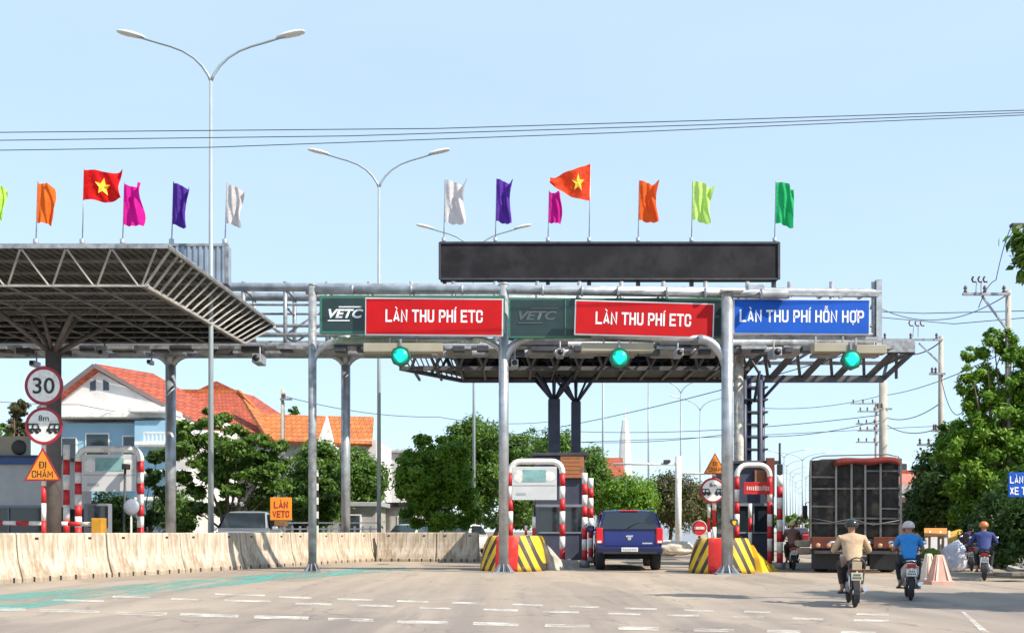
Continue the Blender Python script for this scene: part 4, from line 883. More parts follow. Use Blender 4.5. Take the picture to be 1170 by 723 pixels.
mb = MB(); mb.tube([G(141, 34.2), P(143, 534, 34.2)], .045, 8); mb.build('mast', darksteel, r); mb = MB(); mb.bbox(P(144, 533, 34.1), (.22, .3, .2), .04); mb.build('camera_head', black, r)
r = thing('display_cabinet', G(112, 36), 'small glass cabinet behind the left barrier beside the orange box', 'cabinet')
mb = MB(); mb.bbox(P(112, 592, 36), (.9, .4, 1.1), .02); mb.build('case', boothlight, r); mb = MB(); mb.box(P(112, 590, 35.78), (.74, .02, .8)); mb.build('window', glass, r)

# ================================================================ far portal and pale pole right of pickup
r = thing('road_portal', G(775, 52), 'white pole with two long side arms behind the blue pickup', 'sign gantry')
mb = MB(); mb.tube([G(775, 52), P(775, 521, 52)], .17, 12); mb.build('pole', white, r)
mb = MB(); mb.tube([P(775, 530, 52), P(700, 530, 52)], .06, 8); mb.tube([P(775, 541, 52), P(845, 541, 52)], .06, 8); mb.build('arm', white, r)
mb = MB(); mb.bbox(P(762, 527, 51.9), (.35, .3, .18), .03); mb.build('camera', darksteel, r)

# white railings behind the left barrier
for x0, x1, Y_, n, lab in ((298, 352, 43, 7, 'white post railing behind the orange sign'), (352, 432, 44.5, 10, 'white post railing between the two left gantry posts'), (92, 215, 48, 16, 'white picket railing in front of the blue and white house')):
    r = thing('railing', G((x0+x1)/2, Y_), lab, 'railing', 'white railings')
    for k in range(n): mb = MB(); x = x0+(x1-x0)*k/(n-1); mb.bbox(G(x, Y_)+Vector((0, 0, .75)), (.1, .1, 1.5), .015); mb.build('post', white, r)
    mb = MB(); mb.bar(P(x0, 597, Y_-.06), P(x1, 597, Y_-.06), .06); mb.bar(P(x0, 604, Y_-.06), P(x1, 604, Y_-.06), .06); mb.build('rail', white, r)
r = thing('marker_post', G(361, 40), 'black and white banded marker post right beside the front left gantry post', 'marker post')
mb = MB()
for k in range(9): mb.box(P(361.5, 604-8*k, 40), (.16, .12, .29), k % 2)
mb.build('post', [white, black], r)

# ================================================================ buildings
def tile_mat(name, col, sc=3.2):
    m = mat(name, col, .7, 0, .2, 2.5); nt = m.node_tree; n = nt.nodes; l = nt.links; b = n['Principled BSDF']; src = b.inputs['Base Color'].links[0].from_socket
    tc = n.new('ShaderNodeTexCoord'); br = n.new('ShaderNodeTexBrick'); br.inputs['Scale'].default_value = sc; br.inputs['Mortar Size'].default_value = .05; br.inputs['Color1'].default_value = (1, 1, 1, 1); br.inputs['Color2'].default_value = (.75, .75, .75, 1); br.inputs['Mortar'].default_value = (.35, .3, .3, 1)
    br.inputs['Brick Width'].default_value = .9; br.inputs['Row Height'].default_value = .9
    l.new(tc.outputs['UV'] if False else tc.outputs['Object'], br.inputs[0])
    mp = n.new('ShaderNodeMapping'); mp.inputs['Rotation'].default_value = (R(90), 0, 0); l.new(tc.outputs['Object'], mp.inputs[0]); l.new(mp.outputs[0], br.inputs[0])
    x = n.new('ShaderNodeMixRGB'); x.blend_type = 'MULTIPLY'; x.inputs[0].default_value = 1; l.new(src, x.inputs[1]); l.new(br.outputs[0], x.inputs[2]); l.new(x.outputs[0], b.inputs['Base Color'])
    bp = n.new('ShaderNodeBump'); bp.inputs['Strength'].default_value = .6; bp.inputs['Distance'].default_value = .05; l.new(br.outputs[1], bp.inputs['Height']); bp.invert = True; l.new(bp.outputs[0], b.inputs['Normal']); return m
tile = tile_mat('red_roof_tiles', (.42, .085, .04)); tile2 = tile_mat('orange_roof_tiles', (.58, .17, .035), 2.6)
wallw = mat('white_wall', (.66, .63, .62), .85, 0, .05, .8, dirt=(.5, .47, .45), dscale=.6); wallb = mat('light_blue_wall', (.27, .45, .58), .8, 0, .06, 1); wallg = mat('grey_wall', (.4, .38, .36), .85, 0, .1, 1, dirt=(.3, .28, .25), dscale=.8)
def slab(mb, a, b, c, d, t=.15, mi=0):
    a, b, c, d = map(Vector, (a, b, c, d)); n = (b-a).cross(d-a).normalized()*t
    if n.z > 0: n = -n
    mb.prism([a, b, c, d], n, mi)
YH = 58.0
h1 = thing('house', G(125, YH), 'two storey white gabled house with red tiled roof and blue walls', 'house')
ap = P(112, 419, YH); e1 = P(48, 466, YH); e2 = P(236, 488, YH+1); 
mb = MB(); mb.prism([P(56, 470, YH), P(218, 484, YH), P(112, 424, YH)], (2, 2.8, 0)); mb.prism([P(56, 640, YH), P(56, 470, YH), P(218, 484, YH), P(218, 640, YH)], (2, 2.8, 0)); mb.build('wall', wallw, h1)
mb = MB(); dv = Vector((2.2, 3.0, 0)); slab(mb, ap+Vector((0, -.4, .12)), e2+Vector((0, -.4, 0)), e2+dv, ap+dv+Vector((0, 0, .1)), .2); slab(mb, ap+Vector((0, -.4, .12)), e1+Vector((0, -.4, 0)), e1+dv, ap+dv, .2); mb.build('roof', tile, h1)
mb = MB(); mb.bar(ap+Vector((0, -.5, 0)), e2+Vector((0, -.5, -.12)), .12, .25); mb.bar(ap+Vector((0, -.5, 0)), e1+Vector((0, -.5, -.12)), .12, .25); mb.build('verge_board', mat('dark_verge', (.16, .12, .12), .7, 0, .1, 2), h1)
for x in (106, 121):
    mb = MB(); c = P(x, 440, YH-.03); mb.prism([c+Vector(v) for v in ((-.17, 0, -.3), (.17, 0, -.3), (.17, 0, .15 if x > 110 else .35), (-.17, 0, .35 if x > 110 else .15))], (0, .08, 0)); mb.build('window', glass, h1)
mb = MB(); mb.bbox(P(128, 476, YH-.9), (7.6, 2.2, .35), .05); mb.bbox(P(178, 471, YH-1.4), (2.2, 2.8, .3), .05); mb.build('eaves_slab', white, h1)
mb = MB(); a = P(62, 640, YH-1.3); b = P(163, 483, YH-1.3); mb.bbox(((a.x+b.x)/2, YH-.75, b.z/2), (b.x-a.x, 1.1, b.z), .02); mb.build('blue_front', wallb, h1)
for x1, x2, y1, y2 in ((70, 88, 500, 560), (98, 125, 495, 540), (140, 156, 498, 560)):
    mb = MB(); c = P((x1+x2)/2, (y1+y2)/2, YH-1.33); f_ = mb.bbox(c, ((x2-x1)*YH/F, .08, (y2-y1)*YH/F), .01).build('window_frame', white, h1); mb = MB(); mb.box(c+Vector((0, -.045, 0)), ((x2-x1-3)*YH/F, .02, (y2-y1-3)*YH/F)); mb.build('pane', glass, f_)
mb = MB(); a = P(160, 484, YH-2.2); mb.bbox(P(178, 560, YH-1.6), (1.9, 1.6, 8.0), .03); mb.build('side_wing', wallb, h1)
mb = MB()
for y in (508, 540, 570): mb.bbox(P(190, y, YH-2.6), (3.0, 1.8, .22), .03)
for i in range(12): mb.bar(P(165+i*4.6, 508, YH-3.4), P(165+i*4.6, 494, YH-3.4), .07)
mb.bar(P(164, 494, YH-3.4), P(217, 494, YH-3.4), .1); mb.build('balcony', white, h1)
h2 = thing('house', G(245, 70), 'house with hipped red tile roof behind the dark green layered tree', 'house')
Y = 68.
mb = MB(); mb.prism([P(186, 640, Y), P(186, 478, Y), P(318, 500, Y), P(318, 640, Y)], (0, 9, 0)); mb.build('wall', wallg, h2)
mb = MB(); slab(mb, P(196, 447, Y+4), P(273, 448, Y+4), P(318, 497, Y-.6), P(186, 492, Y-.6), .2); slab(mb, P(273, 448, Y+4), P(318, 497, Y-.6), P(350, 492, Y+9), P(290, 452, Y+6), .2); mb.build('roof', tile, h2)
mb = MB(); a, b, c = P(247, 435, Y+6), P(212, 452, Y+6), P(283, 452, Y+6); mb.prism([a, b, c], (0, 4, 0)); mb.build('dormer_roof', tile, h2)
mb = MB(); mb.bar(P(273, 447, Y+3.9), P(320, 497, Y-.7), .2); mb.bar(P(196, 446, Y+4), P(273, 447, Y+4), .2); mb.build('ridge', tile2, h2)
mb = MB(); mb.bbox(P(246, 506, Y-1.5), (3.2, 1.5, 1.6), .04); mb.build('porch_block', white, h2)
h3 = thing('house', G(310, 66), 'house with long orange roof sloping behind the pale concrete pole', 'house')
Y = 64.
mb = MB(); mb.prism([P(290, 640, Y), P(290, 500, Y), P(362, 500, Y), P(362, 640, Y)], (0, 8, 0)); mb.build('wall', wallg, h3)
mb = MB(); slab(mb, P(278, 455, Y+5), P(300, 474, Y+4), P(322, 508, Y-.5), P(302, 494, Y-.5), .2); slab(mb, P(286, 472, Y+4), P(372, 475, Y+4), P(372, 505, Y-.5), P(312, 503, Y-.5), .2); mb.build('roof', tile2, h3)
h4 = thing('house', G(400, 66), 'house with flat toned orange tiled roof and white pointed gablet', 'house')
mb = MB(); mb.prism([P(362, 640, Y), P(362, 502, Y), P(430, 502, Y), P(430, 640, Y)], (0, 8, 0)); mb.build('wall', wallw, h4)
mb = MB(); slab(mb, P(374, 475, Y+4), P(427, 476, Y+4), P(425, 507, Y-.5), P(372, 505, Y-.5), .2); mb.build('roof', tile2, h4)
mb = MB(); mb.prism([P(361, 511, Y-.9), P(382, 511, Y-.9), P(373, 475, Y-.9)], (0, .5, 0)); mb.bbox(P(372, 515, Y-1), (1.6, 1.0, .5), .03); mb.build('white_gablet', white, h4)
def simple_house(px, Y, w_, d_, hh, rh, wm_, rm, lab, rz=0, wins=True, name='house'):
    o = thing(name, G(px, Y), lab, 'house'); mb = MB(); mb.bbox((0, d_/2, hh/2), (w_, d_, hh), .02); mb.build('wall', wm_, o, world=False)
    mb = MB()
    if rh > .3:
        a = .4; mb.prism([(-w_/2-a, -a, hh), (-w_/2-a, d_/2, hh+rh), (-w_/2-a, d_+a, hh)], (w_+2*a, 0, 0))
    else: mb.bbox((0, d_/2, hh+.12), (w_+.6, d_+.6, .24), .03)
    mb.build('roof', rm, o, world=False)
    if wins:
        n = max(1, int(w_/2.4))
        for k in range(n):
            x = -w_/2+w_*(k+.5)/n
            for z in ([1.6] if hh < 4.5 else [1.6, 4.6]):
                mb = MB(); mb.bbox((x, -.02, z), (1.1, .1, 1.2), .01); f_ = mb.build('window_frame', white, o, world=False); mb = MB(); mb.box((x, -.08, z), (.94, .02, 1.04)); mb.build('pane', glass, f_, world=False)
    o.rotation_euler.z = rz; return o
simple_house(452, 78, 6, 6, 7.6, .2, wallw, wallg, 'flat roofed white house just right of the orange roofs')
simple_house(466, 96, 7, 6, 7.2, 1.6, wallw, tile, 'small far house with dark red roof above the round tree')
simple_house(345, 52, 8, 4, 2.6, .1, wallg, mat('grey_sheet_roof', (.4, .41, .42), .6, .2, .1, 2), 'low shed with pale flat roof behind the two left posts')
simple_house(465, 56, 4.5, 4, 2.7, .1, wallg, black, 'low dark roofed kiosk behind the round tree')
simple_house(694, 112, 3.2, 4, 7.6, 2.4, wallw, tile, 'far house with red roof beside the white spire')
fb = simple_house(723, 92, 13, 12, 5.6, .9, mat('blue_grey_cladding', (.36, .43, .52), .6, 0, .08, 1), mat('blue_grey_roof', (.42, .48, .55), .6, 0, .08, 1), 'low blue grey hall behind the pickup', 0, False, 'hall')
fb['category'] = 'hall'
r = thing('spire', G(714, 175), 'slim white spire rising in the gap left of the tall right post', 'spire')
mb = MB(); b = G(714, 175)
mb.lathe(b, [(1.6, 0), (1.5, 12), (1.25, 12.1), (.95, 18), (.5, 21.5), (.12, 21.7), (.04, 24)], 8, smooth=False); mb.build('tower', white, r)
simple_house(1056, 55, 6, 6, 4.5, .15, wallw, tile, 'white shop front with red awning right of the truck')
simple_house(1120, 62, 9, 6, 4.6, .15, wallg, wallg, 'grey roadside shop hidden behind the dark trees')
r = thing('shop_awning', G(1036, 47), 'faded red and white awning just right of the truck', 'awning')
mb = MB(); slab(mb, P(1026, 541, 48), P(1052, 541, 48), P(1055, 553, 45), P(1027, 553, 45), .06); mb.build('canvas', mat('faded_red_canvas', (.5, .16, .12), .8, 0, .2, 2), r)
mb = MB(); slab(mb, P(1027, 553, 44.98), P(1055, 553, 44.98), P(1054, 566, 44.95), P(1027, 566, 44.95), .04); mb.build('valance', wallw, r)
mb = MB()
for x in (1029, 1052): mb.bar(P(x, 555, 45), G(x, 45), .09)
mb.build('awning_post', white, r)

# ================================================================ trees
def leaf_mat(name, c1, c2, c3):
    m = bpy.data.materials.new(name); m.use_nodes = True; nt = m.node_tree; n = nt.nodes; l = nt.links; b = n['Principled BSDF']
    g = n.new('ShaderNodeNewGeometry'); r = n.new('ShaderNodeValToRGB'); e = r.color_ramp.elements; e[0].color = (*c1, 1); e[1].color = (*c3, 1); k = e.new(.5); k.color = (*c2, 1)
    tc = n.new('ShaderNodeTexCoord'); nz = n.new('ShaderNodeTexNoise'); nz.inputs['Scale'].default_value = .9; nz.inputs['Detail'].default_value = 3; l.new(tc.outputs['Object'], nz.inputs[0])
    v = mathn(nt, 'ADD', mathn(nt, 'MULTIPLY', g.outputs['Random Per Island'], .55), mathn(nt, 'MULTIPLY', mathn(nt, 'SUBTRACT', nz.outputs[0], .25), .9)); l.new(v, r.inputs[0])
    l.new(r.outputs[0], b.inputs['Base Color']); b.inputs['Roughness'].default_value = .5; b.inputs['Specular IOR Level'].default_value = .35
    t = n.new('ShaderNodeBsdfTranslucent'); hs = n.new('ShaderNodeHueSaturation'); hs.inputs['Value'].default_value = 1.5; l.new(r.outputs[0], hs.inputs['Color']); l.new(hs.outputs[0], t.inputs[0])
    mx = n.new('ShaderNodeMixShader'); mx.inputs[0].default_value = .3; l.new(b.outputs[0], mx.inputs[1]); l.new(t.outputs[0], mx.inputs[2]); l.new(mx.outputs[0], n['Material Output'].inputs[0]); return m
lf_mid = leaf_mat('leaves_mid_green', (.035, .08, .014), (.085, .17, .024), (.18, .30, .04))
lf_dark = leaf_mat('leaves_dark_green', (.022, .052, .013), (.048, .10, .02), (.10, .17, .03))
lf_bright = leaf_mat('leaves_bright_green', (.05, .12, .012), (.13, .26, .02), (.27, .40, .04))
lf_olive = leaf_mat('leaves_olive', (.06, .06, .02), (.1, .1, .035), (.16, .15, .06))
def crown_mesh(cl, n, size, seed, flat=1.0, sub=26, spread=.17):
    rs = np.random.RandomState(seed); vol = np.array([c[3]**2 for c in cl]); vol = vol/vol.sum(); out = []
    for c, f in zip(cl, vol):
        k = max(40, int(n*f)); ns = max(8, int(sub*(c[3]/1.2)**1.2))
        d = rs.normal(size=(ns, 3)); d /= np.linalg.norm(d, axis=1)[:, None]; rad = c[3]*rs.uniform(.35, 1.05, ns)**.6
        sc = d*rad[:, None]; sc[:, 2] *= flat
        idx = rs.randint(0, ns, k); sz = rs.uniform(.6, 1.25, ns)[idx][:, None]
        p = np.array(c[:3])+sc[idx]+rs.normal(size=(k, 3))*c[3]*spread*sz*np.array([1.15, 1.15, .7*flat+.2])
        out.append(np.concatenate([p, (p-np.array(c[:3]))], 1))
    A = np.concatenate(out); p = A[:, :3]; o = A[:, 3:]; o /= (np.linalg.norm(o, axis=1)[:, None]+1e-6); k = len(p)
    nrm = o*.7+rs.normal(size=(k, 3))*.55+np.array([0, 0, .45]); nrm /= np.linalg.norm(nrm, axis=1)[:, None]
    t = np.cross(nrm, rs.normal(size=(k, 3))); t /= np.linalg.norm(t, axis=1)[:, None]; b = np.cross(nrm, t)
    s = (size*rs.uniform(.6, 1.3, k))[:, None]
    # leaf: a kinked four point blade
    v = np.stack([p-t*s, p+b*s*.42+nrm*s*.12, p+t*s, p-b*s*.42+nrm*s*.12], 1).reshape(-1, 3)
    return v, k
def leaf_obj(name, cl, n, size, m, parent, seed, **kw):
    v, k = crown_mesh(cl, n, size, seed, **kw); me = bpy.data.meshes.new(name); me.vertices.add(4*k); me.vertices.foreach_set('co', v.ravel())
    me.loops.add(4*k); me.loops.foreach_set('vertex_index', np.arange(4*k, dtype=np.int32)); me.polygons.add(k); me.polygons.foreach_set('loop_start', np.arange(0, 4*k, 4, dtype=np.int32)); me.polygons.foreach_set('loop_total', np.full(k, 4, dtype=np.int32))
    me.materials.append(m); me.update(calc_edges=True); me.validate(); return link(bpy.data.objects.new(name, me), parent)
def tree(px, Y, boxes, lab, m, n=9000, leaf=.11, seed=1, trunk=.18, flat=1.0, group='trees around the toll station', name='tree', zt=None, **kw):
    """boxes: clusters (px, py, radius px, dy metres)"""
    b = G(px, Y); r = thing(name, b, lab, 'tree', group); cl = []
    for x, y, rp, dy in boxes:
        c = P(x, y, Y)+Vector((0, dy, 0))-b; cl.append((c.x, c.y, c.z, rp*Y/F))
    leaf_obj('crown', cl, n, leaf, m, r, seed, flat=flat, **kw)
    zb = min(c[2]-c[3] for c in cl); cx = sum(c[0] for c in cl)/len(cl)
    top = Vector((cx*.3, 0, max(.6, zb+.3))); rnd = random.Random(seed); mb = MB(); mb.tube([(0, 0, 0), (top.x*.5+rnd.uniform(-.08, .08), 0, top.z*.5), top], [trunk, trunk*.8, trunk*.7], 8)
    for c in cl[:14]:
        e = Vector(c[:3]); mid = top.lerp(e, .5)+Vector((rnd.uniform(-.2, .2), rnd.uniform(-.2, .2), -.1*c[3])); mb.tube([top-Vector((0, 0, .15)), mid, e], [trunk*.5, trunk*.25, trunk*.05], 6)
    mb.build('trunk', bark, r, world=False); return r
def blob(x0, x1, y0, y1, n, seed, r=(.16, .26), dy=1.5, shape=None):
    rnd = random.Random(seed); out = []; w_, h = x1-x0, y1-y0; k = 0
    while len(out) < n and k < 500:
        k += 1; u, v = rnd.uniform(-1, 1), rnd.uniform(-1, 1)
        if u*u+v*v > 1: continue
        rr = rnd.uniform(*r)*min(w_, h); out.append(((x0+x1)/2+u*(w_/2-rr*.9), (y0+y1)/2+v*(h/2-rr*.9), rr, rnd.uniform(-dy, dy)))
    return out
# left layered tree
cl1 = [(272, 492, 12, 0), (296, 503, 13, 0), (318, 512, 12, 0), (212, 487, 10, 0), (252, 475, 9, .5), (218, 505, 17, 1), (240, 520, 20, 1), (285, 530, 20, 1), (315, 530, 15, 1), (318, 555, 16, 0), (330, 575, 14, 1), (285, 575, 16, 1), (240, 580, 16, 1.5), (210, 580, 15, 1.5), (195, 600, 14, 1.5), (250, 545, 18, 0), (205, 497, 13, 0), (228, 484, 12, 1), (215, 515, 15, -1), (195, 520, 15, 0), (250, 505, 17, 0), (275, 512, 18, -1), (300, 520, 14, 0), (262, 530, 20, 1), (235, 535, 20, 0), (290, 545, 19, 0), (310, 540, 14, -.5), (205, 545, 14, 0), (225, 560, 14, 0), (265, 562, 16, 0), (300, 565, 12, 0), (247, 483, 8, 0), (238, 470, 6, 0)]
tree(263, 45, cl1, 'layered green tree with dark trunk right of the tallest lamp pole', lf_mid, 32000, .13, 11, .16, flat=.55, sub=24, spread=.2)
tree(170, 47, [(178, 520, 12, 0), (172, 545, 14, 0), (186, 565, 14, 0), (176, 590, 12, 0), (158, 600, 14, 0)], 'dark narrow tree behind the left height frame and Y column', lf_dark, 6000, .12, 12, .12, flat=.7)
tree(345, 50, blob(324, 402, 505, 608, 22, 21, r=(.2,.32)), 'bushy green tree between the two left gantry posts', lf_mid, 30000, .12, 22, .16)
tree(410, 54, blob(378, 446, 508, 608, 18, 23, r=(.2,.32)), 'dull green tree behind the second left post', lf_mid, 22000, .12, 24, .16)
tree(338, 78, blob(326, 352, 458, 490, 4, 25), 'small treetop showing above the orange roofs', lf_mid, 2500, .13, 26, .1)
cl3 = [(497, 548, 34, 0), (475, 535, 20, -1), (515, 525, 20, -1), (490, 515, 18, 0), (525, 560, 20, -1), (468, 565, 18, 0), (500, 585, 22, -1), (530, 585, 16, 0), (475, 588, 16, 0), (510, 505, 12, 0), (480, 552, 20, -1.3)]
tree(500, 46, cl3, 'large round bright green tree just left of the centre post', lf_bright, 46000, .11, 31, .2, sub=30, spread=.15)
tree(535, 62, blob(500, 582, 474, 606, 22, 33, r=(.18,.3)), 'tall darker tree behind the round bright one', lf_mid, 34000, .14, 34, .2)
tree(560, 66, blob(545, 632, 484, 608, 22, 35, r=(.18,.3)), 'mid green tree behind the centre post and notice board', lf_mid, 30000, .14, 36, .2)
tree(610, 58, blob(598, 665, 490, 606, 14, 37, r=(.25,.4)), 'green tree behind the paired dark columns', lf_mid, 20000, .13, 38, .15)
tree(660, 60, blob(640, 704, 498, 606, 14, 39, r=(.25,.4)), 'green tree between the dark columns and the pickup', lf_mid, 20000, .13, 40, .15)
tree(718, 56, blob(682, 752, 540, 606, 14, 41, r=(.25,.42)), 'bright bushy tree right above the blue pickup roof', lf_bright, 22000, .11, 42, .14)
tree(765, 60, blob(735, 805, 540, 606, 14, 43, r=(.25,.42)), 'brownish olive tree behind the white portal pole', lf_olive, 20000, .11, 44, .14)
tree(810, 62, blob(782, 846, 552, 608, 10, 45, r=(.28,.45)), 'small green tree behind the no entry sign', lf_mid, 15000, .12, 46, .12)
tree(128, 44, blob(96, 158, 560, 612, 8, 66, r=(.3, .45), dy=.6), 'low dark bushes behind the left height frame', lf_dark, 12000, .1, 67, .08, name='bush')
tree(200, 50, blob(175, 225, 560, 610, 7, 68, r=(.3, .45), dy=.6), 'low bush at the foot of the left Y shaped gantry column', lf_mid, 9000, .1, 69, .08, name='bush')
# right side
clr = blob(1040, 1105, 502, 616, 16, 51, dy=2, r=(.25,.4))+blob(1070, 1150, 470, 616, 18, 52, dy=2, r=(.22,.36))
tree(1085, 42, clr, 'dense dark tree behind the third motorbike', lf_dark, 48000, .12, 53, .2)
clb = [(1160, 402, 16, 0), (1180, 412, 20, 0), (1106, 405, 8, 0), (1150, 388, 9, 0), (1100, 500, 18, 1), (1112, 520, 20, 1), (1150, 530, 24, 1), (1120, 575, 22, 1), (1150, 590, 24, 1), (1150, 500, 24, 1), (1120, 470, 16, 1), (1165, 455, 22, 1), (1135, 385, 9, 0), (1128, 400, 14, 0), (1112, 425, 13, 0), (1140, 425, 16, .5), (1160, 440, 20, 0), (1120, 455, 18, 0), (1100, 445, 8, 0), (1145, 470, 24, 0), (1170, 480, 28, 0), (1110, 490, 20, 0), (1092, 515, 18, 0), (1130, 510, 26, 0), (1165, 525, 30, 0), (1190, 430, 25, 0), (1200, 500, 30, 0), (1105, 545, 22, 0), (1140, 555, 24, 0), (1175, 575, 26, .5), (1205, 560, 28, 0)]
tree(1150, 34, clb, 'tall bright leafy tree at the right edge around the utility pole', lf_bright, 80000, .09, 54, .2, sub=26, spread=.16)
tree(1215, 27, blob(1120, 1280, 540, 650, 20, 55, dy=1.5, r=(.25,.4)), 'dark leafy tree low at the right edge behind the blue sign', lf_dark, 40000, .09, 56, .18)
tree(1145, 33, blob(1092, 1200, 588, 640, 9, 71, r=(.3, .45), dy=.8), 'dark hedge like bush behind the third motorbike rider', lf_dark, 24000, .09, 72, .08, name='bush')
# tree that overhangs from the right, throws its shade on the road
def overhang():
    loc = Vector((13.7, 14.4, 0)); r = thing('tree', loc, 'roadside tree reaching in with one leafy branch at the upper right', 'tree', 'trees around the toll station')
    rnd = random.Random(61); cl = [(rnd.uniform(-2.0, 2.6), rnd.uniform(-1.5, 1.5), rnd.uniform(5.4, 7.2), rnd.uniform(.7, 1.1)) for _ in range(16)]
    cl += [(P(1175, 297, 16).x-loc.x, 1.4, P(1175, 299, 16).z, .30), (P(1186, 290, 16).x-loc.x, 1.4, P(1186, 290, 16).z, .4), (P(1210, 285, 16).x-loc.x, 1.2, P(1210, 285, 16).z, .5)]
    leaf_obj('crown', cl, 90000, .10, lf_mid, r, 62, spread=.2)
    mb = MB(); mb.tube([(0, 0, 0), (.1, 0, 2), (0, 0, 4.2)], [.2, .16, .13], 10)
    for c in cl: mb.tube([(0, 0, 4.1), Vector((0, 0, 4.1)).lerp(Vector(c[:3]), .5)+Vector((0, 0, .25)), c[:3]], [.08, .05, .02], 6)
    mb.build('trunk', bark, r, world=False)
overhang()
# stump clad in climbers left
r = tree(17, 46, [(20, 462, 9, 0), (17, 475, 10, 0), (22, 490, 10, 0), (18, 508, 10, 0), (20, 522, 10, 0)], 'shaggy column of dead climbers on a trunk at the far left', lf_olive, 6000, .09, 63, .3, name='climber_trunk')
tree(-8, 50, blob(-40, 14, 455, 600, 8, 64), 'green tree cut by the left edge behind the booth', lf_mid, 8000, .12, 65, .15)
# far greenery
def far_wood(name, x0, x1, y0, Y, m, n, seed, lab):
    rnd = random.Random(seed); cl = []; x = x0
    while x < x1:
        rr = rnd.uniform(4, 8); cl.append((G(x, Y).x, Y+rnd.uniform(-4, 4), CH+(HY-rnd.uniform(y0, 600))/F*Y, rr*Y/F)); x += rr*.7
    o = leaf_obj(name, cl, n, .4, m, None, seed, sub=14); tag(o, lab, 'trees', None, 'stuff')
far_wood('far_wood', -60, 640, 588, 130, lf_dark, 16000, 71, 'far band of trees along the horizon behind the left houses')
far_wood('far_wood', 640, 900, 592, 150, lf_mid, 9000, 72, 'far band of trees behind the pickup and right island')
far_wood('far_wood', 1020, 1300, 580, 110, lf_dark, 12000, 73, 'far band of trees behind the roadside shops')
for i, (px, Y, y0, m_) in enumerate(((912, 150, 588, lf_olive), (920, 120, 585, lf_mid), (926, 100, 582, lf_olive), (901, 180, 590, lf_mid), (907, 200, 592, lf_olive))):
    tree(px, Y, blob(px-6, px+6, y0, 604, 4, 80+i), 'small far median tree, %s of the five left of the truck' % ordn[i], m_, 1500, .22, 90+i, .12)

# ================================================================ people
def skin(name, joints, edges, m, parent=None, sub=2, root=0, extra=None):
    """joints: {key: (x, y, z, r)}; grows one smooth surface over the joint graph"""
    keys = list(joints); idx = {k: i for i, k in enumerate(keys)}
    me = bpy.data.meshes.new(name); me.from_pydata([joints[k][:3] for k in keys], [(idx[a], idx[b]) for a, b in edges], [])
    o = bpy.data.objects.new(name, me); link(o); md = o.modifiers.new('s', 'SKIN'); md.use_smooth_shade = True
    for i, k in enumerate(keys):
        r = joints[k][3]; r = r if isinstance(r, tuple) else (r, r); me.skin_vertices[0].data[i].radius = r; me.skin_vertices[0].data[i].use_root = (i == root)
    sb = o.modifiers.new('u', 'SUBSURF'); sb.levels = sub; sb.render_levels = sub
    bpy.context.view_layer.update(); r = bpy.data.meshes.new_from_object(o.evaluated_get(bpy.context.evaluated_depsgraph_get())); bpy.data.objects.remove(o)
    if extra:
        bm = bmesh.new(); bm.from_mesh(r)
        t = bpy.data.meshes.new('x'); t.from_pydata(extra.v, [], extra.f); t.polygons.foreach_set('use_smooth', [True]*len(extra.f)); bm.from_mesh(t); bm.to_mesh(r); bm.free()
    r.materials.clear(); r.materials.append(m); r.name = name; r.update(); return link(bpy.data.objects.new(name, r), parent)
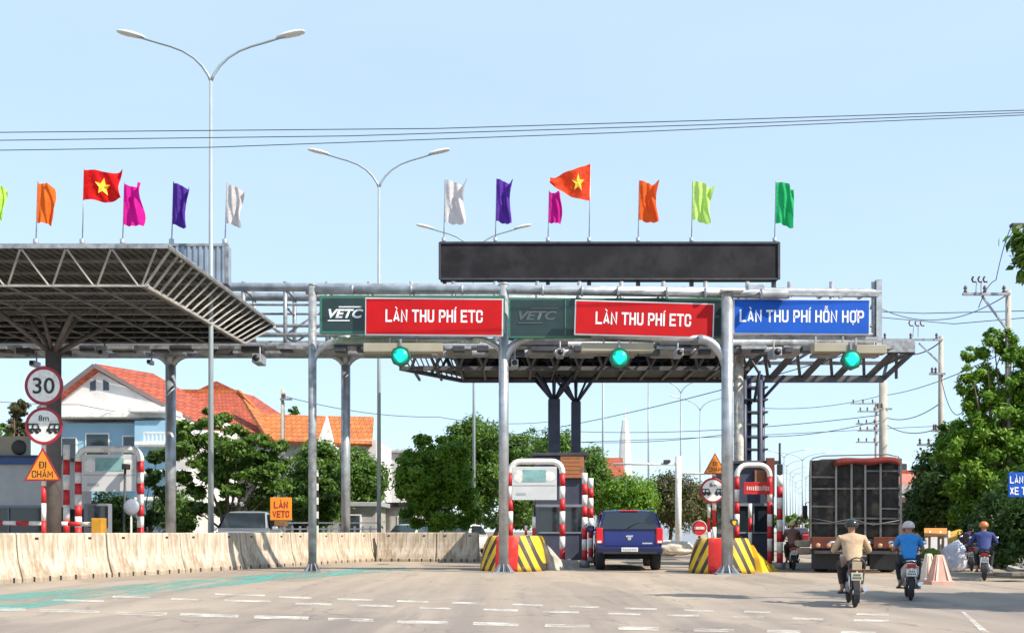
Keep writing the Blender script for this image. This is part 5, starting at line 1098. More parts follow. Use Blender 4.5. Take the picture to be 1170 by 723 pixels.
def rider(name_label, shirt_m, trouser_m, helmet_m, lean=.0, wide=1.0, helmet='half', sleeve=1.0, foot_m=None, group='motorbike riders'):
    W = wide
    J = dict(pel=(0, -.22, .86, (.145*W, .11)), wai=(0, -.17, 1.0, (.14*W, .10)), che=(0, -.06+lean, 1.20, (.165*W, .115)), sho=(0, -.02+lean, 1.33, (.12, .09)), nec=(0, .02+lean, 1.40, .055), hea=(0, .045+lean, 1.475, .075), hed=(0, .05+lean, 1.545, .092), top=(0, .04+lean, 1.615, .07))
    E = [('pel', 'wai'), ('wai', 'che'), ('che', 'sho'), ('sho', 'nec'), ('nec', 'hea'), ('hea', 'hed'), ('hed', 'top')]
    for s, t in ((-1, 'l'), (1, 'r')):
        J.update({t+'s': (s*.185*W, -.02+lean, 1.31, .062), t+'e': (s*.30*W, .08+lean*.6, 1.06, .045), t+'w': (s*.30, .34, 1.045, .03), t+'p': (s*.305, .40, 1.04, (.035, .022)),
                  t+'h': (s*.10, -.17, .84, .095), t+'k': (s*.20, .22, .80, .065), t+'c': (s*.185, .16, .56, .055), t+'a': (s*.17, .06, .33, .038), t+'f': (s*.18, .13, .27, .035), t+'t': (s*.19, .24, .26, .028)})
        E += [('sho', t+'s'), (t+'s', t+'e'), (t+'e', t+'w'), (t+'w', t+'p'), ('pel', t+'h'), (t+'h', t+'k'), (t+'k', t+'c'), (t+'c', t+'a'), (t+'a', t+'f'), (t+'f', t+'t')]
    ex = MB()
    for s in (-1, 1):     # fingers curled over the grip, thumb below, ears
        for i in range(4):
            x = s*(.275+.021*i); L = (.85, 1, .95, .75)[i]; ex.tube([(x, .40, 1.05), (x, .40+.045*L, 1.06), (x, .40+.06*L, 1.03), (x, .40+.035*L, 1.005)], [.0095, .009, .0085, .007], 6)
        ex.tube([(s*.262, .385, 1.04), (s*.25, .41, 1.02), (s*.255, .44, 1.01)], [.011, .01, .008], 6); ex.ball((s*.088, .04+lean, 1.53), (.012, .022, .032), 8)
    ex.ball((0, .15+lean, 1.515), (.014, .022, .024), 8); ex.ball((0, .135+lean, 1.475), (.026, .012, .008), 8)
    body = skin('person', J, E, skinm, extra=ex); tag(body, name_label, 'person', group)
    def sub_(keys, k, m, nm, more=None, edges=None):
        j2 = {a: (*J[a][:3], tuple(q*k+.008 for q in (J[a][3] if isinstance(J[a][3], tuple) else (J[a][3],)*2))) for a in keys}
        if more: j2.update(more)
        e2 = [(a, b) for a, b in (edges or E) if a in j2 and b in j2]; return skin(nm, j2, e2, m, body, root=0)
    more = {}; e2 = list(E)
    for s, t in ((-1, 'l'), (1, 'r')):
        a, b = Vector(J[t+'e'][:3]), Vector(J[t+'w'][:3]); a0 = Vector(J[t+'s'][:3])
        p = a.lerp(b, .85) if sleeve > .9 else a0.lerp(a, .75); 
        if sleeve > .9: more[t+'q'] = (*p, .045); e2.append((t+'e', t+'q'))
        else: more[t+'q'] = (*p, .066); e2.append((t+'s', t+'q'))
    ks = ['wai', 'che', 'sho', 'ls', 'rs']+(['le', 're'] if sleeve > .9 else [])
    more['hem'] = (0, -.235, .83, (.17*W, .14)); e2.append(('wai', 'hem')); more['col'] = (0, .0+lean, 1.375, .1); e2.append(('sho', 'col'))
    sub_(ks, 1.2, shirt_m, 'shirt', more, e2)
    m2 = {}; e3 = list(E)
    for t in 'lr': m2[t+'u'] = (*Vector(J[t+'c'][:3]).lerp(Vector(J[t+'a'][:3]), .8), .056); e3.append((t+'c', t+'u'))
    sub_(['pel', 'lh', 'rh', 'lk', 'rk', 'lc', 'rc'], 1.16, trouser_m, 'trousers', m2, e3)
    for s in (-1, 1):
        mb = MB(); mb.bbox((s*.187, .16, .228), (.09, .26, .022), .01); mb.bar((s*.187-.045, .2, .24), (s*.187, .2, .30), .012); mb.bar((s*.187+.045, .2, .24), (s*.187, .2, .30), .012); mb.build('sandal', foot_m or rubber, body)
    mb = MB(); c = Vector((0, .035+lean, 1.575)); prof = [(.002, .115), (.05, .108), (.09, .08), (.118, .04), (.128, 0), (.128, -.03), (.120, -.045)]
    if helmet == 'full': prof += [(.125, -.09), (.115, -.12)]
    mb.lathe(c, prof, 24); mb.prism([c+Vector(v) for v in ((-.1, .06, .0), (.1, .06, 0), (.07, .19, -.015), (-.07, .19, -.015))], (0, 0, .012)); h = mb.build('helmet', helmet_m, body)
    mb = MB(); mb.tube([c+Vector((-.12, 0, -.03)), c+Vector((-.09, .02, -.12)), c+Vector((0, .04, -.16)), c+Vector((.09, .02, -.12)), c+Vector((.12, 0, -.03))], .006, 6); mb.build('chin_strap', rubber, h)
    for s in (-1, 1): mb = MB(); mb.ball((s*.034, .134+lean, 1.545), .012, 8); mb.build('eye', black, body)
    return body
def motorbike(label, bodym, platem=white, kind='bike', group='motorbikes', basket=False):
    r = thing('motorbike', (0, 0, 0), label, 'motorbike', group)
    for y, nm in ((-.62, 'rear_wheel'), (.62, 'front_wheel')):
        mb = MB(); R0 = .285
        ring = lambda rad, w_, n_=28: [[Vector((w_*math.cos(g), y+(rad+.045*math.sin(g)*1.0)*math.cos(t), R0+(rad+.045*math.sin(g))*math.sin(t))) for g in [2*math.pi*k/8 for k in range(8)]] for t in [2*math.pi*i/n_ for i in range(n_+1)]]
        mb.loft(ring(.24, .045), smooth=True, cap=False); ty = mb.build(nm, rubber, r)
        mb = MB(); mb.lathe((0, y, R0), [(.03, -.05), (.05, -.04), (.05, .04), (.03, .05)], 12, 'X')
        mb.lathe((0, y, R0), [(.205, -.02), (.19, -.02), (.19, .02), (.205, .02)], 24, 'X')
        for k in range(8): t = math.pi/4*k; mb.bar((0, y, R0), (0, y+.2*math.cos(t), R0+.2*math.sin(t)), .012)
        mb.build('rim', chrome, ty)
    mb = MB()   # frame and swing arm
    mb.tube([(0, .50, .95), (0, .36, .55), (0, .1, .42), (0, -.3, .55), (0, -.6, .78)], .035, 8); mb.bar((-.075, -.62, .285), (-.07, -.05, .36), .03, .05); mb.bar((.075, -.62, .285), (.07, -.05, .36), .03, .05); mb.build('frame', darksteel, r)
    mb = MB(); mb.bbox((0, .05, .36), (.22, .38, .22), .05); mb.lathe((.12, .0, .36), [(.02, -.02), (.1, -.02), (.09, .03), (.02, .04)], 14, 'X'); mb.build('engine', galv2, r)
    def ring(y, hw, z0, z1, k=.6): return [Vector((hw*a, y, z0+(z1-z0)*b)) for a, b in ((-.7, 0), (.7, 0), (1, .35), (1, .7), (.6, 1), (-.6, 1), (-1, .7), (-1, .35))]
    mb = MB(); 
    if kind == 'scooter': mb.loft([ring(-.92, .06, .68, .76), ring(-.8, .13, .52, .80), ring(-.5, .17, .45, .78), ring(-.15, .17, .40, .74), ring(.08, .14, .30, .5), ring(.3, .16, .26, .34)], smooth=True)
    else: mb.loft([ring(-.88, .05, .70, .77), ring(-.75, .10, .60, .78), ring(-.45, .13, .52, .76), ring(-.1, .11, .45, .72), ring(.1, .08, .42, .6)], smooth=True)
    mb.build('body_fairing', bodym, r)
    mb = MB(); mb.loft([ring(.28, .19, .30, .55), ring(.36, .20, .33, .8), ring(.44, .14, .6, .98), ring(.52, .08, .84, 1.0)], smooth=True); mb.build('leg_shield', bodym, r)
    mb = MB(); mb.loft([ring(-.72, .08, .765, .83), ring(-.6, .12, .765, .86), ring(-.3, .14, .75, .84), ring(0, .12, .73, .80), ring(.12, .07, .71, .75)], smooth=True); mb.build('seat', rubber, r)
    mb = MB(); mb.tube([(-.07, -.55, .8), (-.09, -.85, .84), (0, -.93, .85), (.09, -.85, .84), (.07, -.55, .8)], .013, 8); mb.build('grab_rail', chrome if kind != 'bike' else darksteel, r)
    mb = MB(); mb.bar((-.045, .62, .285), (-.05, .5, .9), .035); mb.bar((.045, .62, .285), (.05, .5, .9), .035); mb.build('fork', galv2, r)
    for y, z, nm in ((.62, .285, 'front_mudguard'), (-.62, .285, 'rear_mudguard')):
        mb = MB(); a0, a1 = (R(20), R(160)) if y > 0 else (R(60), R(215)); prv = None
        for k in range(11):
            t = a0+(a1-a0)*k/10; p = Vector((0, y+.315*math.cos(t), z+.315*math.sin(t)))
            if prv is not None: mb.bar(prv, p, .11, .012)
            prv = p
        mb.build(nm, bodym if y > 0 else rubber, r)
    mb = MB(); mb.tube([(-.36, .38, 1.03), (-.22, .42, 1.04), (0, .47, 1.0), (.22, .42, 1.04), (.36, .38, 1.03)], .014, 8); hb = mb.build('handlebar', darksteel, r)
    for s in (-1, 1):
        mb = MB(); mb.tube([(s*.24, .415, 1.04), (s*.37, .375, 1.03)], .02, 8); mb.build('grip', rubber, hb)
        mb = MB(); mb.tube([(s*.2, .43, 1.04), (s*.26, .42, 1.16), (s*.31, .40, 1.19)], .007, 6); mb.build('mirror_stem', darksteel, hb)
        mb = MB(); mb.ball((s*.34, .40, 1.21), (.055, .02, .04), 12); mb.build('mirror', chrome, hb)
    mb = MB(); mb.bbox((0, .52, 1.0), (.2, .16, .16), .05); mb.build('headlight_shell', bodym, r); mb = MB(); mb.ball((0, .595, .99), (.07, .02, .055), 12); mb.build('headlight', mat('lens', (.7, .72, .75), .1, 0, .02, 3), r)
    mb = MB(); mb.bbox((0, -.915, .745), (.17, .05, .085), .02); mb.build('tail_light', mat('tail_red', (.45, .01, .01), .2, 0, .05, 3), r)
    for s in (-1, 1): mb = MB(); mb.ball((s*.12, -.9, .72), (.03, .03, .022), 8); mb.build('indicator', orange, r)
    mb = MB(); mb.bbox((0, -.965, .6), (.2, .012, .145), .004); mb.bbox((0, -.945, .64), (.03, .05, .12), .01, 0); pl = mb.build('number_plate', platem, r)
    rnd = random.Random(5); mb = MB()
    for row, n in ((.63, 4), (.575, 5)):
        for k in range(n): mb.box(((k-(n-1)/2)*.034, -.974, row), (.018, .004, .036))
    mb.build('plate_characters', black, pl)
    mb = MB(); mb.tube([(.12, .1, .3), (.15, -.1, .24), (.16, -.35, .27)], .02, 8); mb.tube([(.16, -.35, .27), (.17, -.75, .36)], .045, 10); mb.build('exhaust', chrome, r)
    mb = MB(); mb.bbox((0, .16, .225), (.5, .1, .03), .01); mb.build('footrest', rubber, r)
    mb = MB(); mb.tube([(-.09, -.55, .66), (-.095, -.6, .32)], .022, 8); mb.tube([(.09, -.55, .66), (.095, -.6, .32)], .022, 8); mb.build('shock_absorber', chrome, r)
    return r
def put(o, px, ybase, rz, sc=1., dz=0):
    Y = F*CH/(ybase-HY); o.location = G(px, Y)+Vector((0, 0, dz)); o.rotation_euler.z = rz; o.scale = (sc, sc, sc)
beigej = mat('beige_jacket', (.50, .35, .22), .85, 0, .08, 9, .5); bluej = mat('blue_shirt', (.02, .20, .52), .8, 0, .1, 9, .5); navyj = mat('navy_jacket', (.03, .045, .17), .8, 0, .1, 9, .4)
darkt = mat('dark_trousers', (.05, .035, .03), .85, 0, .15, 8, .4); darkt2 = mat('black_trousers', (.022, .022, .03), .85, 0, .15, 8, .4)
silverb = mat('silver_plastic', (.36, .37, .38), .35, .2, .06, 3); bluebk = mat('blue_black_plastic', (.03, .04, .07), .3, 0, .1, 3); whitep = mat('plate_yellowed', (.62, .58, .42), .5, 0, .05, 4)
p1 = rider('motorbike rider in beige jacket and black helmet behind the truck', beigej, darkt, mat('helmet_black', (.02, .025, .025), .2, 0, .1, 3), lean=.0, wide=1.12)
m1 = motorbike('motorbike with round grab rail and pale plate under the rider in beige', bluebk, whitep)
mb = MB(); mb.tube([Vector((.15*math.sin(2*math.pi*i/20), -.95-.02*math.cos(2*math.pi*i/20), .80+.15*math.cos(2*math.pi*i/20))) for i in range(21)], .014, 6, cap=False); mb.build('luggage_ring', darksteel, m1)
mb = MB(); mb.bbox((0, -.96, .80), (.17, .02, .16), .02); mb.build('rear_panel', mat('cream_rear_panel', (.45, .36, .22), .5, 0, .1, 4), m1)
SC1 = .87
YB = 693
put(m1, 970, YB, R(-14), SC1); put(p1, 970, YB, R(-14), SC1)
for o in (m1, p1): o.location += Vector((.25, .55, 0))*SC1*.95
# keep the rear wheel under its pixel: the origin sits between the wheels
p2 = rider('motorbike rider in bright blue shirt and pale helmet right of the truck', bluej, darkt2, mat('helmet_pale', (.5, .42, .42), .3, 0, .1, 3), lean=.03, wide=1.0, sleeve=.5)
m2 = motorbike('grey scooter under the rider in bright blue shirt', silverb, white, 'scooter')
put(m2, 1040, 686, R(-19), .86); put(p2, 1040, 686, R(-19), .86)
for o in (m2, p2): o.location += Vector((.2, .55, 0))
p3 = rider('motorbike rider in navy jacket and orange helmet beside the dark bushes', navyj, darkt2, mat('helmet_orange', (.6, .18, .06), .3, 0, .1, 3), lean=.02, wide=1.12)
m3 = motorbike('dark motorbike under the rider in navy jacket at the right', bluebk, white)
put(m3, 1124, 663, R(-25), .90); put(p3, 1124, 663, R(-25), .90)
for o in (m3, p3): o.location += Vector((.25, .5, 0))
p5 = rider('rider in purple top and dark green helmet, left of the navy jacket rider', mat('purple_top', (.12, .05, .2), .8, 0, .1, 9, .4), darkt2, mat('helmet_green', (.02, .08, .06), .3, 0, .1, 3), lean=.02, wide=.95)
m5 = motorbike('dark motorbike partly hidden left of the navy jacket rider', bluebk, white)
put(m5, 1110, 652, R(-25), .90); put(p5, 1110, 652, R(-25), .90)
p4 = rider('far rider in brown shirt and tan helmet beside the right island', mat('brown_shirt', (.2, .1, .08), .8, 0, .1, 9, .4), darkt, mat('helmet_tan', (.62, .5, .3), .6, 0, .1, 3), lean=0, wide=1.0)
m4 = motorbike('far motorbike loaded with pale parcels beside the right island', bluebk, white)
put(m4, 905, 650, R(-12), .95); put(p4, 905, 650, R(-12), .95)
for k, (dz, w_, lab) in enumerate(((.62, .5, 'lower pale parcel tied behind the far rider'), (.86, .44, 'upper pale parcel tied behind the far rider'))):
    c = m4.location+Vector((.12, -.75, dz)); mb = MB(); mb.bbox(c, (w_, .34, .22), .05); mb.solo('parcel', mat('parcel_%d' % k, (.55-.1*k, .42, .33), .8, 0, .15, 6), c, lab, 'parcel', 'parcels on the far motorbike')

# ================================================================ pickup
def wheel(root, x, y, R0, w_, sub=True, z=None):
    z = z or R0; mb = MB(); mb.lathe((x, y, z), [(R0*.6, -w_/2), (R0*.9, -w_/2), (R0, -w_*.36), (R0, w_*.36), (R0*.9, w_/2), (R0*.6, w_/2)], 28, 'X'); t = mb.build('wheel', rubber, root, world=False)
    mb = MB(); mb.lathe((x, y, z), [(R0*.15, -w_*.42), (R0*.62, -w_*.40), (R0*.62, w_*.40), (R0*.15, w_*.42)], 20, 'X'); mb.build('rim', galv, t, world=False); return t
def section(y, hwb, hws, hwt, z0, zs, zt, r=.05):
    """closed cross section: sill half width, shoulder half width, roof half width"""
    pts = [(hwb*.92, z0), (hwb, z0+.06), (hws*1.0, (z0+zs)*.55), (hws, zs-.04), (hws-.02, zs), (hwt+.05, zt-.07), (hwt-.03, zt-.015), (hwt*.55, zt)]
    return [Vector((x, y, z)) for x, z in pts]+[Vector((-x, y, z)) for x, z in reversed(pts)]
carblue = mat('dark_blue_car_paint', (.008, .02, .17), .25, .2, .06, 1.5); carblue.node_tree.nodes['Principled BSDF'].inputs['Coat Weight'].default_value = .6
tailr = emis('tail_lamp_red', (.5, .006, .015), .2)
pk = thing('pickup_truck', (0, 0, 0), 'dark blue double cab pickup with canopy waiting at the toll booth', 'pickup')
mb = MB(); mb.loft([section(y, a, b, b-.02, z0, zs, zs+.015) for y, a, b, z0, zs in ((-2.62, .84, .88, .62, 1.13), (-2.56, .90, .925, .56, 1.15), (-1.9, .91, .93, .52, 1.15), (0, .91, .93, .46, 1.12), (1.2, .91, .93, .48, 1.12), (1.45, .91, .93, .5, 1.14), (2.3, .88, .9, .5, 1.05), (2.62, .75, .78, .52, .9))], smooth=False); mb.build('body', carblue, pk, world=False)
mb = MB(); mb.loft([section(y, a, a, b, 1.10, 1.16, zt) for y, a, b, zt in ((-2.52, .86, .68, 1.2), (-2.36, .90, .70, 1.74), (-1.2, .91, .72, 1.80), (.3, .91, .72, 1.82), (.85, .90, .70, 1.78), (1.5, .88, .80, 1.2))]); mb.build('cab', carblue, pk, world=False)
mb = MB(); mb.prism([(-.80, -2.53, 1.21), (.80, -2.53, 1.21), (.66, -2.385, 1.70), (-.66, -2.385, 1.70)], (0, -.02, 0)); mb.build('rear_window', glass, pk, world=False)
for s in (-1, 1):
    mb = MB(); mb.prism([(s*.905, -2.2, 1.24), (s*.905, -1.3, 1.24), (s*.80, -1.35, 1.66), (s*.80, -2.1, 1.66)], (s*.02, 0, 0)); mb.prism([(s*.905, -1.15, 1.22), (s*.905, 1.05, 1.22), (s*.80, .62, 1.68), (s*.80, -1.15, 1.68)], (s*.02, 0, 0)); mb.build('side_window', glass, pk, world=False)
    mb = MB(); mb.bbox((s*.84, -2.60, 1.02), (.19, .12, .46), .03); mb.build('tail_light', tailr, pk, world=False)
    mb = MB(); mb.bbox((s*.845, -2.655, .84), (.12, .02, .07), .01); mb.build('reversing_light', white, pk, world=False)
    mb = MB(); mb.bbox((s*1.05, .75, 1.22), (.24, .12, .22), .05); mb.bar((s*.9, .78, 1.18), (s*1.0, .76, 1.2), .06); mb.build('wing_mirror', carblue, pk, world=False)
    mb = MB(); mb.bbox((s*.70, 2.6, .85), (.3, .12, .2), .04); mb.build('headlight', chrome, pk, world=False)
    mb = MB(); mb.bbox((s*.86, -.05, .42), (.16, 2.3, .05), .02); mb.build('side_step', darksteel, pk, world=False)
    for y in (-1.65, 1.65): wheel(pk, s*.80, y, .39, .27)
mb = MB(); mb.bbox((0, -2.60, .93), (1.42, .06, .44), .03); tg = mb.build('tailgate', carblue, pk, world=False)
mb = MB(); mb.bbox((0, -2.645, 1.0), (.2, .03, .06), .012); mb.build('handle', chrome, tg, world=False)
mb = MB(); mb.lathe((0, -2.64, .93), [(.01, -.012), (.05, -.01), (.06, 0)], 16, 'Y'); mb.build('badge', chrome, tg, world=False)
mb = MB(); mb.box((.5, -2.637, .80), (.28, .01, .04)); mb.build('nameplate', chrome, tg, world=False)
mb = MB(); mb.bbox((0, -2.68, .60), (1.84, .22, .2), .04); bpr = mb.build('rear_bumper', mat('bumper_blue', (.01, .015, .06), .4, .1, .1, 2), pk, world=False)
mb = MB(); mb.bbox((0, -2.80, .62), (.46, .015, .12), .005); np_ = mb.build('number_plate', white, bpr, world=False)
mb = MB()
for k in range(8): mb.box((-.175+.05*k, -2.81, .62), (.028, .004, .07))
mb.build('plate_characters', greytxt, np_, world=False)
mb = MB(); mb.bbox((0, .9, .38), (1.3, 3.2, .15), .04); mb.bbox((0, -1.65, .39), (1.5, .16, .14), .03); mb.build('underbody', rubber, pk, world=False)
mb = MB(); mb.prism([(-.8, 1.42, 1.2), (.8, 1.42, 1.2), (.68, .92, 1.7), (-.68, .92, 1.7)], (0, .02, 0)); mb.build('windscreen', glass, pk, world=False)
for s_ in (-1, 1):
    mb = MB(); mb.bar((s_*.76, -2.3, 1.80), (s_*.73, .6, 1.86), .04); mb.build('roof_rail', darksteel, pk, world=False)
    mb = MB(); mb.bar((s_*.725, -2.634, .72), (s_*.725, -2.634, 1.14), .012, .006); mb.build('panel_gap', black, pk, world=False)
mb = MB(); mb.bar((-.9, -2.625, 1.165), (.9, -2.625, 1.165), .012, .02); mb.build('canopy_seam', black, pk, world=False)
mb = MB(); mb.bbox((0, -2.40, 1.745), (.5, .06, .03), .01); mb.build('brake_light', tailr, pk, world=False)
mb = MB(); mb.tube([(-.05, -2.56, 1.24), (.25, -2.50, 1.40), (.45, -2.50, 1.42)], .012, 6); mb.build('wiper', black, pk, world=False)
mb = MB(); mb.bbox((0, -2.79, .52), (1.5, .04, .06), .01); mb.build('bumper_step', rubber, pk, world=False)
pk.location = G(721, 30.9)+Vector((.12, 2.65, 0)); pk.rotation_euler.z = R(-4); pk.scale = (1.13, 1.1, 1.10)

# ================================================================ cargo truck
tk = thing('cargo_truck', (0, 0, 0), 'tall dark cage body truck with red tarpaulin edge on its roof', 'truck')
cage = mat('dark_cargo_panel', (.03, .028, .026), .7, .05, .5, 3, .8, dirt=(.07, .06, .05), dscale=2.2, spec=.2); rail = mat('pale_rail', (.17, .165, .16), .5, .3, .2, 4); tarp = mat('red_tarpaulin', (.17, .02, .013), .85, 0, .2, 3, .4)
Wt, Ht, Lt = 2.5, 3.35, 8.0; zb = 1.02
mb = MB(); mb.bbox((0, Lt/2, (zb+Ht)/2), (Wt-.08, Lt-.1, Ht-zb), .03); mb.build('cargo_body', cage, tk, world=False)
for x in (-Wt/2, -.53, -.10, .28, .70, Wt/2): mb = MB(); mb.bar((x, -.04, zb-(.95 if x == Wt/2 else 0)+.02), (x, -.04, Ht-.12), .055); mb.build('upright', rail, tk, world=False)
for z, xa, xb in ((1.48, -1.25, 1.25), (1.62, -.1, 1.25), (1.98, -1.25, -.5), (1.9, .7, 1.25), (2.5, -1.25, 1.25), (2.85, -1.25, -.53), (3.0, .28, 1.25)): mb = MB(); mb.bar((xa, -.02, z), (xb, -.02, z-.02), .04, .045); mb.build('rear_rail', mat('dull_rail', (.12, .12, .12), .5, .3, .3, 4), tk, world=False)
rnd = random.Random(12)
sackm = [mat('dusty_sheet_%d' % k, c_, .8, 0, .4, 5, .4) for k, c_ in enumerate(((.03, .028, .026), (.022, .024, .028), (.035, .032, .03)))]
for k in range(0):
    x = rnd.uniform(-1.1, 1.1); z = rnd.uniform(1.2, 3.1); mb = MB(); bm = bmesh.new(); bmesh.ops.create_icosphere(bm, subdivisions=3, radius=1); a, b_ = rnd.uniform(.12, .35), rnd.uniform(.12, .4)
    for v in bm.verts: q = 1+.35*noise.noise(v.co*2+Vector((k, 0, 0))); v.co = Vector((x+v.co.x*a*q, -.0+v.co.y*.045*q, z+v.co.z*b_*q))
    bm.verts.index_update(); mb.add([v.co for v in bm.verts], [[v.index for v in f.verts] for f in bm.faces], 0, True); bm.free(); mb.build('wrapped_load', sackm[k % 3], tk, world=False)
mb = MB(); mb.tube([(-1.2, -.08, 1.62), (-.6, -.1, 1.5), (-.1, -.09, 1.6), (.5, -.1, 1.42), (1.2, -.08, 1.55)], .014, 6); mb.build('rope', rail, tk, world=False)
for s in (-1, 1):
    for k in range(9): mb = MB(); mb.bar((s*Wt/2, Lt*k/8., zb), (s*Wt/2, Lt*k/8., Ht), .06); mb.build('side_stake', rail, tk, world=False)
    for z in (1.5, 1.95, 2.45, 2.9, 3.3): mb = MB(); mb.bar((s*Wt/2, 0, z), (s*Wt/2, Lt, z), .05); mb.build('side_rail', darksteel, tk, world=False)
mb = MB()
vs = []; nx_, ny_ = 16, 10
for j in range(ny_+1):
    for i in range(nx_+1):
        u, v = i/nx_, j/ny_; x = -.6+1.82*u; y = -.1+v*5; z = Ht+.09+.015*math.sin(u*9+v*3)-.05*abs(2*u-1)**6
        if j == 0: z -= .24+.02*math.sin(u*14)
        elif j == 1: z -= .05; y -= .45
        vs.append((x, y, z))
mb.add(vs, [(j*(nx_+1)+i, j*(nx_+1)+i+1, (j+1)*(nx_+1)+i+1, (j+1)*(nx_+1)+i) for j in range(ny_) for i in range(nx_)], 0, True)
o_ = mb.build('tarpaulin', tarp, tk, world=False); sm_ = o_.modifiers.new('t', 'SOLIDIFY'); sm_.thickness = .02
for k in range(5): mb = MB(); y = .1+k*1.6; mb.tube([(-Wt/2, y, Ht-.1), (-Wt/2+.05, y, Ht+.06), (-.9, y, Ht+.13), (.9, y, Ht+.13), (Wt/2-.05, y, Ht+.06), (Wt/2, y, Ht-.1)], .02, 6); mb.build('roof_hoop', rail, tk, world=False)
mb = MB(); mb.bbox((0, 1.0, .93), (2.3, 2.2, .16), .02); mb.bbox((-.4, Lt/2, .82), (.12, Lt, .22), .01); mb.bbox((.4, Lt/2, .82), (.12, Lt, .22), .01); mb.build('chassis', rubber, tk, world=False)
lampo = mat('orange_lamp_panel', (.14, .032, .012), .5, 0, .2, 6)
for s in (-1, 1):
    mb = MB(); mb.bbox((s*.86, -.05, .90), (.72, .12, .34), .02); lpn = mb.build('lamp_panel', lampo, tk, world=False)
    for k in (-.18, .12): mb = MB(); mb.lathe((s*.86+k, -.12, .82), [(.01, -.02), (.06, -.015), (.07, .01)], 12, 'Y'); mb.build('rear_lamp', mat('lamp_glass', (.55, .3, .2), .2, 0, .1, 3), lpn, world=False)
    mb = MB(); mb.bbox((s*.82, .18, .42), (.82, .03, .62), .01); mb.build('mud_flap', rubber, tk, world=False)
    for y in (1.1, 2.3, 7.2): wheel(tk, s*.95, y, .50, .42)
mb = MB(); mb.bbox((0, -.02, .62), (2.3, .1, .1), .02); mb.build('rear_bar', mat('bar_grey', (.1, .1, .1), .5, .2, .2, 4), tk, world=False)
mb = MB(); mb.bbox((0, -.13, .78), (.5, .02, .14), .005); mb.build('number_plate', mat('dusty_plate', (.35, .3, .15), .7, 0, .2, 6), tk, world=False)
mb = MB(); mb.loft([section(y, 1.18, 1.2, b, .55, 1.5, zt) for y, b, zt in ((8.15, 1.1, 2.75), (8.3, 1.12, 2.9), (9.6, 1.12, 2.88), (9.95, 1.1, 2.2), (10.05, 1.05, 1.6))]); cb = mb.build('cab', mat('cab_red', (.35, .04, .02), .4, 0, .1, 2), tk, world=False)
mb = MB(); mb.prism([(-1.0, 9.97, 1.65), (1.0, 9.97, 1.65), (1.0, 9.78, 2.5), (-1.0, 9.78, 2.5)], (0, .03, 0)); mb.build('windscreen', glass, cb, world=False)
for s in (-1, 1): mb = MB(); mb.tube([(s*1.15, 9.6, 2.4), (s*1.4, 9.75, 2.35), (s*1.4, 9.75, 1.7)], .02, 6); mb.bbox((s*1.42, 9.75, 2.0), (.18, .06, .5), .03); mb.build('wing_mirror', darksteel, cb, world=False)
tk.location = G(977, 28.9); tk.rotation_euler.z = R(-17); tk.scale = (1.02, 1, 1.02)

# truck ahead, right of the cargo truck
t2 = thing('box_lorry', G(1037, 50), 'brown box lorry with pale corner post ahead of the cargo truck', 'lorry')
mb = MB(); mb.bbox((0, 3, 1.9), (2.0, 6, 2.3), .03); mb.build('cargo_box', mat('brown_box_panel', (.13, .06, .05), .6, 0, .2, 3), t2, world=False)
mb = MB(); mb.bar((.98, -.03, .8), (.98, -.03, 3.05), .2); mb.build('corner_post', white, t2, world=False); mb = MB(); mb.bbox((0, 3, .65), (1.6, 6, .2), .02); mb.build('chassis', rubber, t2, world=False)
mb = MB(); mb.bbox((0, 6.9, 1.5), (1.9, 1.6, 1.9), .1); mb.build('cab', wallw, t2, world=False)
for s in (-1, 1):
    for y in (1.2, 6.6): wheel(t2, s*.8, y, .42, .3)

# ================================================================ silver car behind the left barrier, facing us
cr = thing('parked_car', (0, 0, 0), 'silver car facing the camera behind the left concrete barrier', 'car')
cs = mat('silver_car_paint', (.45, .47, .50), .28, .5, .05, 2)
mb = MB(); mb.loft([section(y, a, b, b-.03, .3, zs, zs+.02) for y, a, b, zs in ((-2.2, .7, .74, .85), (-2.05, .82, .85, .93), (-1.1, .86, .88, 1.02), (0, .87, .9, 1.05), (1.8, .86, .88, 1.07), (2.2, .76, .8, 1.0))], smooth=True); mb.build('body', cs, cr, world=False)
mb = MB(); mb.loft([section(y, a, a, b, 1.0, 1.06, zt) for y, a, b, zt in ((-1.15, .80, .7, 1.10), (-.35, .85, .62, 1.60), (.2, .86, .63, 1.66), (1.3, .85, .62, 1.62), (2.0, .80, .6, 1.15))]); mb.build('cabin', cs, cr, world=False)
mb = MB(); mb.prism([(-.72, -1.12, 1.12), (.72, -1.12, 1.12), (.62, -.42, 1.58), (-.62, -.42, 1.58)], (0, -.03, .02)); mb.build('windscreen', glass, cr, world=False)
for s in (-1, 1):
    mb = MB(); mb.prism([(s*.865, -.85, 1.12), (s*.865, 1.6, 1.12), (s*.69, 1.2, 1.56), (s*.69, -.35, 1.56)], (s*.012, 0, 0)); mb.build('side_window', glass, cr, world=False)
    mb = MB(); mb.bbox((s*.98, -.8, 1.12), (.2, .1, .13), .04); mb.build('wing_mirror', cs, cr, world=False); mb = MB(); mb.bbox((s*.62, -2.14, .78), (.3, .1, .14), .04); mb.build('headlight', chrome, cr, world=False)
    for y in (-1.35, 1.4): wheel(cr, s*.78, y, .32, .2)
mb = MB(); mb.bbox((0, -2.2, .68), (.8, .05, .16), .02); mb.build('grille', black, cr, world=False)
cr.location = G(283, 36.5); cr.rotation_euler.z = R(8); cr.scale = (1.12, 1.1, 1.22)

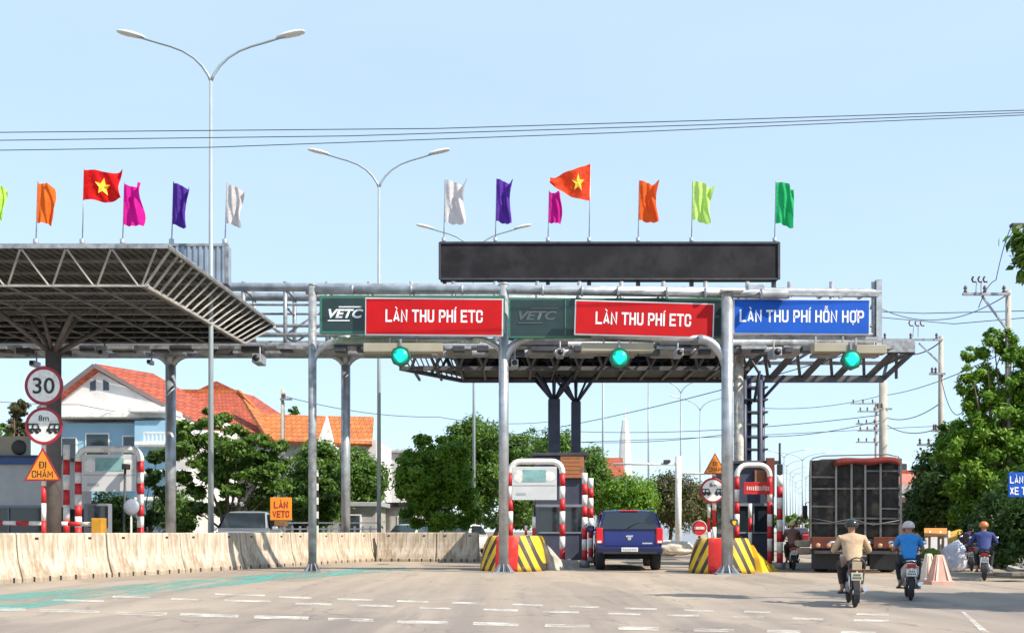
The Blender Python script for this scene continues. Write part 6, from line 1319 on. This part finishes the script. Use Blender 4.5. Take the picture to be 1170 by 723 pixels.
# ================================================================ small things
# crash barriers of plastic and stall at the right
pinkp = mat('pink_plastic', (.62, .33, .26), .6, 0, .15, 5); palep = mat('pale_plastic', (.66, .58, .48), .6, 0, .1, 5)
for px, yb, lab, w_ in ((1073, 667, 'pink and cream tapered road barrier right of the blue shirt rider', .5), (1061, 664, 'narrow cream road barrier standing left of the pink one', .34)):
    Y = F*CH/(yb-HY); b = G(px, Y); r = thing('road_barrier', b, lab, 'road barrier', 'tapered road barriers'); h = .68
    mb = MB(); mb.loft([[b+Vector((x*w_/2*k, y*.22*k, z)) for x, y in ((-1, -1), (1, -1), (1, 1), (-1, 1))] for k, z in ((1.1, 0), (1.1, .08), (.9, .1), (.35, h), (.25, h+.02))]); mb.build('shell', pinkp if w_ > .4 else palep, r)
    for s in (-1, 1): mb = MB(); mb.prism([b+Vector((s*w_*.36, -.235, .08)), b+Vector((s*w_*.26, -.235, .08)), b+Vector((s*w_*.08, -.09, h-.03)), b+Vector((s*w_*.13, -.09, h-.03))], (0, .02, 0)); mb.build('pale_band', palep if w_ > .4 else pinkp, r)
YT = 37.
st = thing('market_stall', G(1085, YT), 'roadside stall under an orange and yellow tarpaulin behind the tapered barriers', 'stall')
for px in (1062, 1074, 1084, 1104): mb = MB(); mb.tube([G(px, YT), P(px, 606, YT)], .05, 8); mb.build('pole', white, st)
mb = MB(); slab(mb, P(1056, 612, YT-1.2), P(1082, 612, YT-1.2), P(1082, 603, YT+1.5), P(1056, 603, YT+1.5), .03); mb.build('orange_tarpaulin', mat('orange_tarp', (.72, .25, .05), .7, 0, .15, 3, .3), st)
mb = MB(); slab(mb, P(1083, 620, YT-1.5), P(1104, 611, YT-1.5), P(1104, 602, YT+1.5), P(1083, 608, YT+1.5), .03); mb.build('yellow_tarpaulin', mat('yellow_tarp', (.75, .45, .05), .7, 0, .15, 3, .3), st)
mb = MB(); mb.bbox(P(1080, 640, YT), (1.6, .9, .08), .02); mb.bar(P(1062, 642, YT), G(1062, YT), .05); mb.bar(P(1098, 642, YT), G(1098, YT), .05); mb.build('table', mat('stall_wood', (.3, .2, .12), .8, 0, .2, 5), st)
def heap(name, px, py, Y, rx, rz_, m, lab, cat, seed):
    c = P(px, py, Y); rnd = random.Random(seed); mb = MB(); bm = bmesh.new(); bmesh.ops.create_icosphere(bm, subdivisions=4, radius=1)
    for v in bm.verts:
        d = 1+.25*noise.noise(v.co*1.7+Vector((seed, 0, 0)))+.12*noise.noise(v.co*5+Vector((0, seed, 0))); v.co = Vector((v.co.x*rx*d, v.co.y*rx*.6*d, v.co.z*rz_*d))+c
    bm.verts.index_update(); mb.add([v.co for v in bm.verts], [[v.index for v in f.verts] for f in bm.faces], 0, True); bm.free(); return mb.solo(name, m, c, lab, cat)
heap('glare_heap', 1090, 636, 30.0, .42, .46, mat('glare_white', (.80, .78, .88), .12, 0, .08, 5, .5), 'white and violet heap added in place of the glare beside the navy jacket rider', 'sheet', 3)  # added glossy heap, made up to stand for a blue-white glare
heap('violet_bundle', 1100, 642, 32.8, .28, .28, mat('violet_cloth', (.22, .16, .45), .6, 0, .3, 9, .5), 'small violet bundle beneath the added glare heap', 'bundle', 6)
heap('leafy_bunch', 1064, 633, 35.5, .35, .22, lf_bright, 'bright green bunch of vegetables on the stall', 'vegetables', 8)
heap('white_rubble', 768, 626, 47, 1.1, .4, mat('pale_rubble', (.6, .55, .46), .9, 0, .15, 8, .5), 'pale heap of stone far behind the pickup', 'rubble', 9)
# green plastic sheet, parked cars far right of the left median
simple = [(1160, 663, 24.3, .9, 'flat grey kerbside slab leaning at the right edge')]
for px, y, Y, w_, lab in simple: c = G(px, Y)+Vector((0, 0, .18)); mb = MB(); mb.bbox(c, (w_, .5, .1), .02, rz=.3); mb.solo('stone_slab', pave, c, lab, 'slab')
# far traffic in the lanes beyond
def far_car(px, Y, m, lab):
    o = copy_tree(cr); o.location = G(px, Y); o['label'] = lab; o.rotation_euler.z = R(-16); o.scale = (1, 1, 1)
    for ch in [x for x in bpy.data.objects if x.parent == o and x.name.split('.')[0] in ('body', 'cabin')]: ch.data = ch.data.copy(); ch.data.materials[0] = m
    return o
far_car(914, 95, mat('far_red_paint', (.35, .03, .03), .3, .2, .1, 2), 'tiny far red car left of the cargo truck')
far_car(903, 120, cs, 'tiny far silver car in the distance by the far rider')
far_car(468, 52, mat('pale_green_paint', (.4, .6, .42), .3, .1, .1, 2), 'pale green car roof seen behind the grey barrier blocks')
far_car(528, 52, wallw, 'white car roof seen behind the barrier left of the centre post')
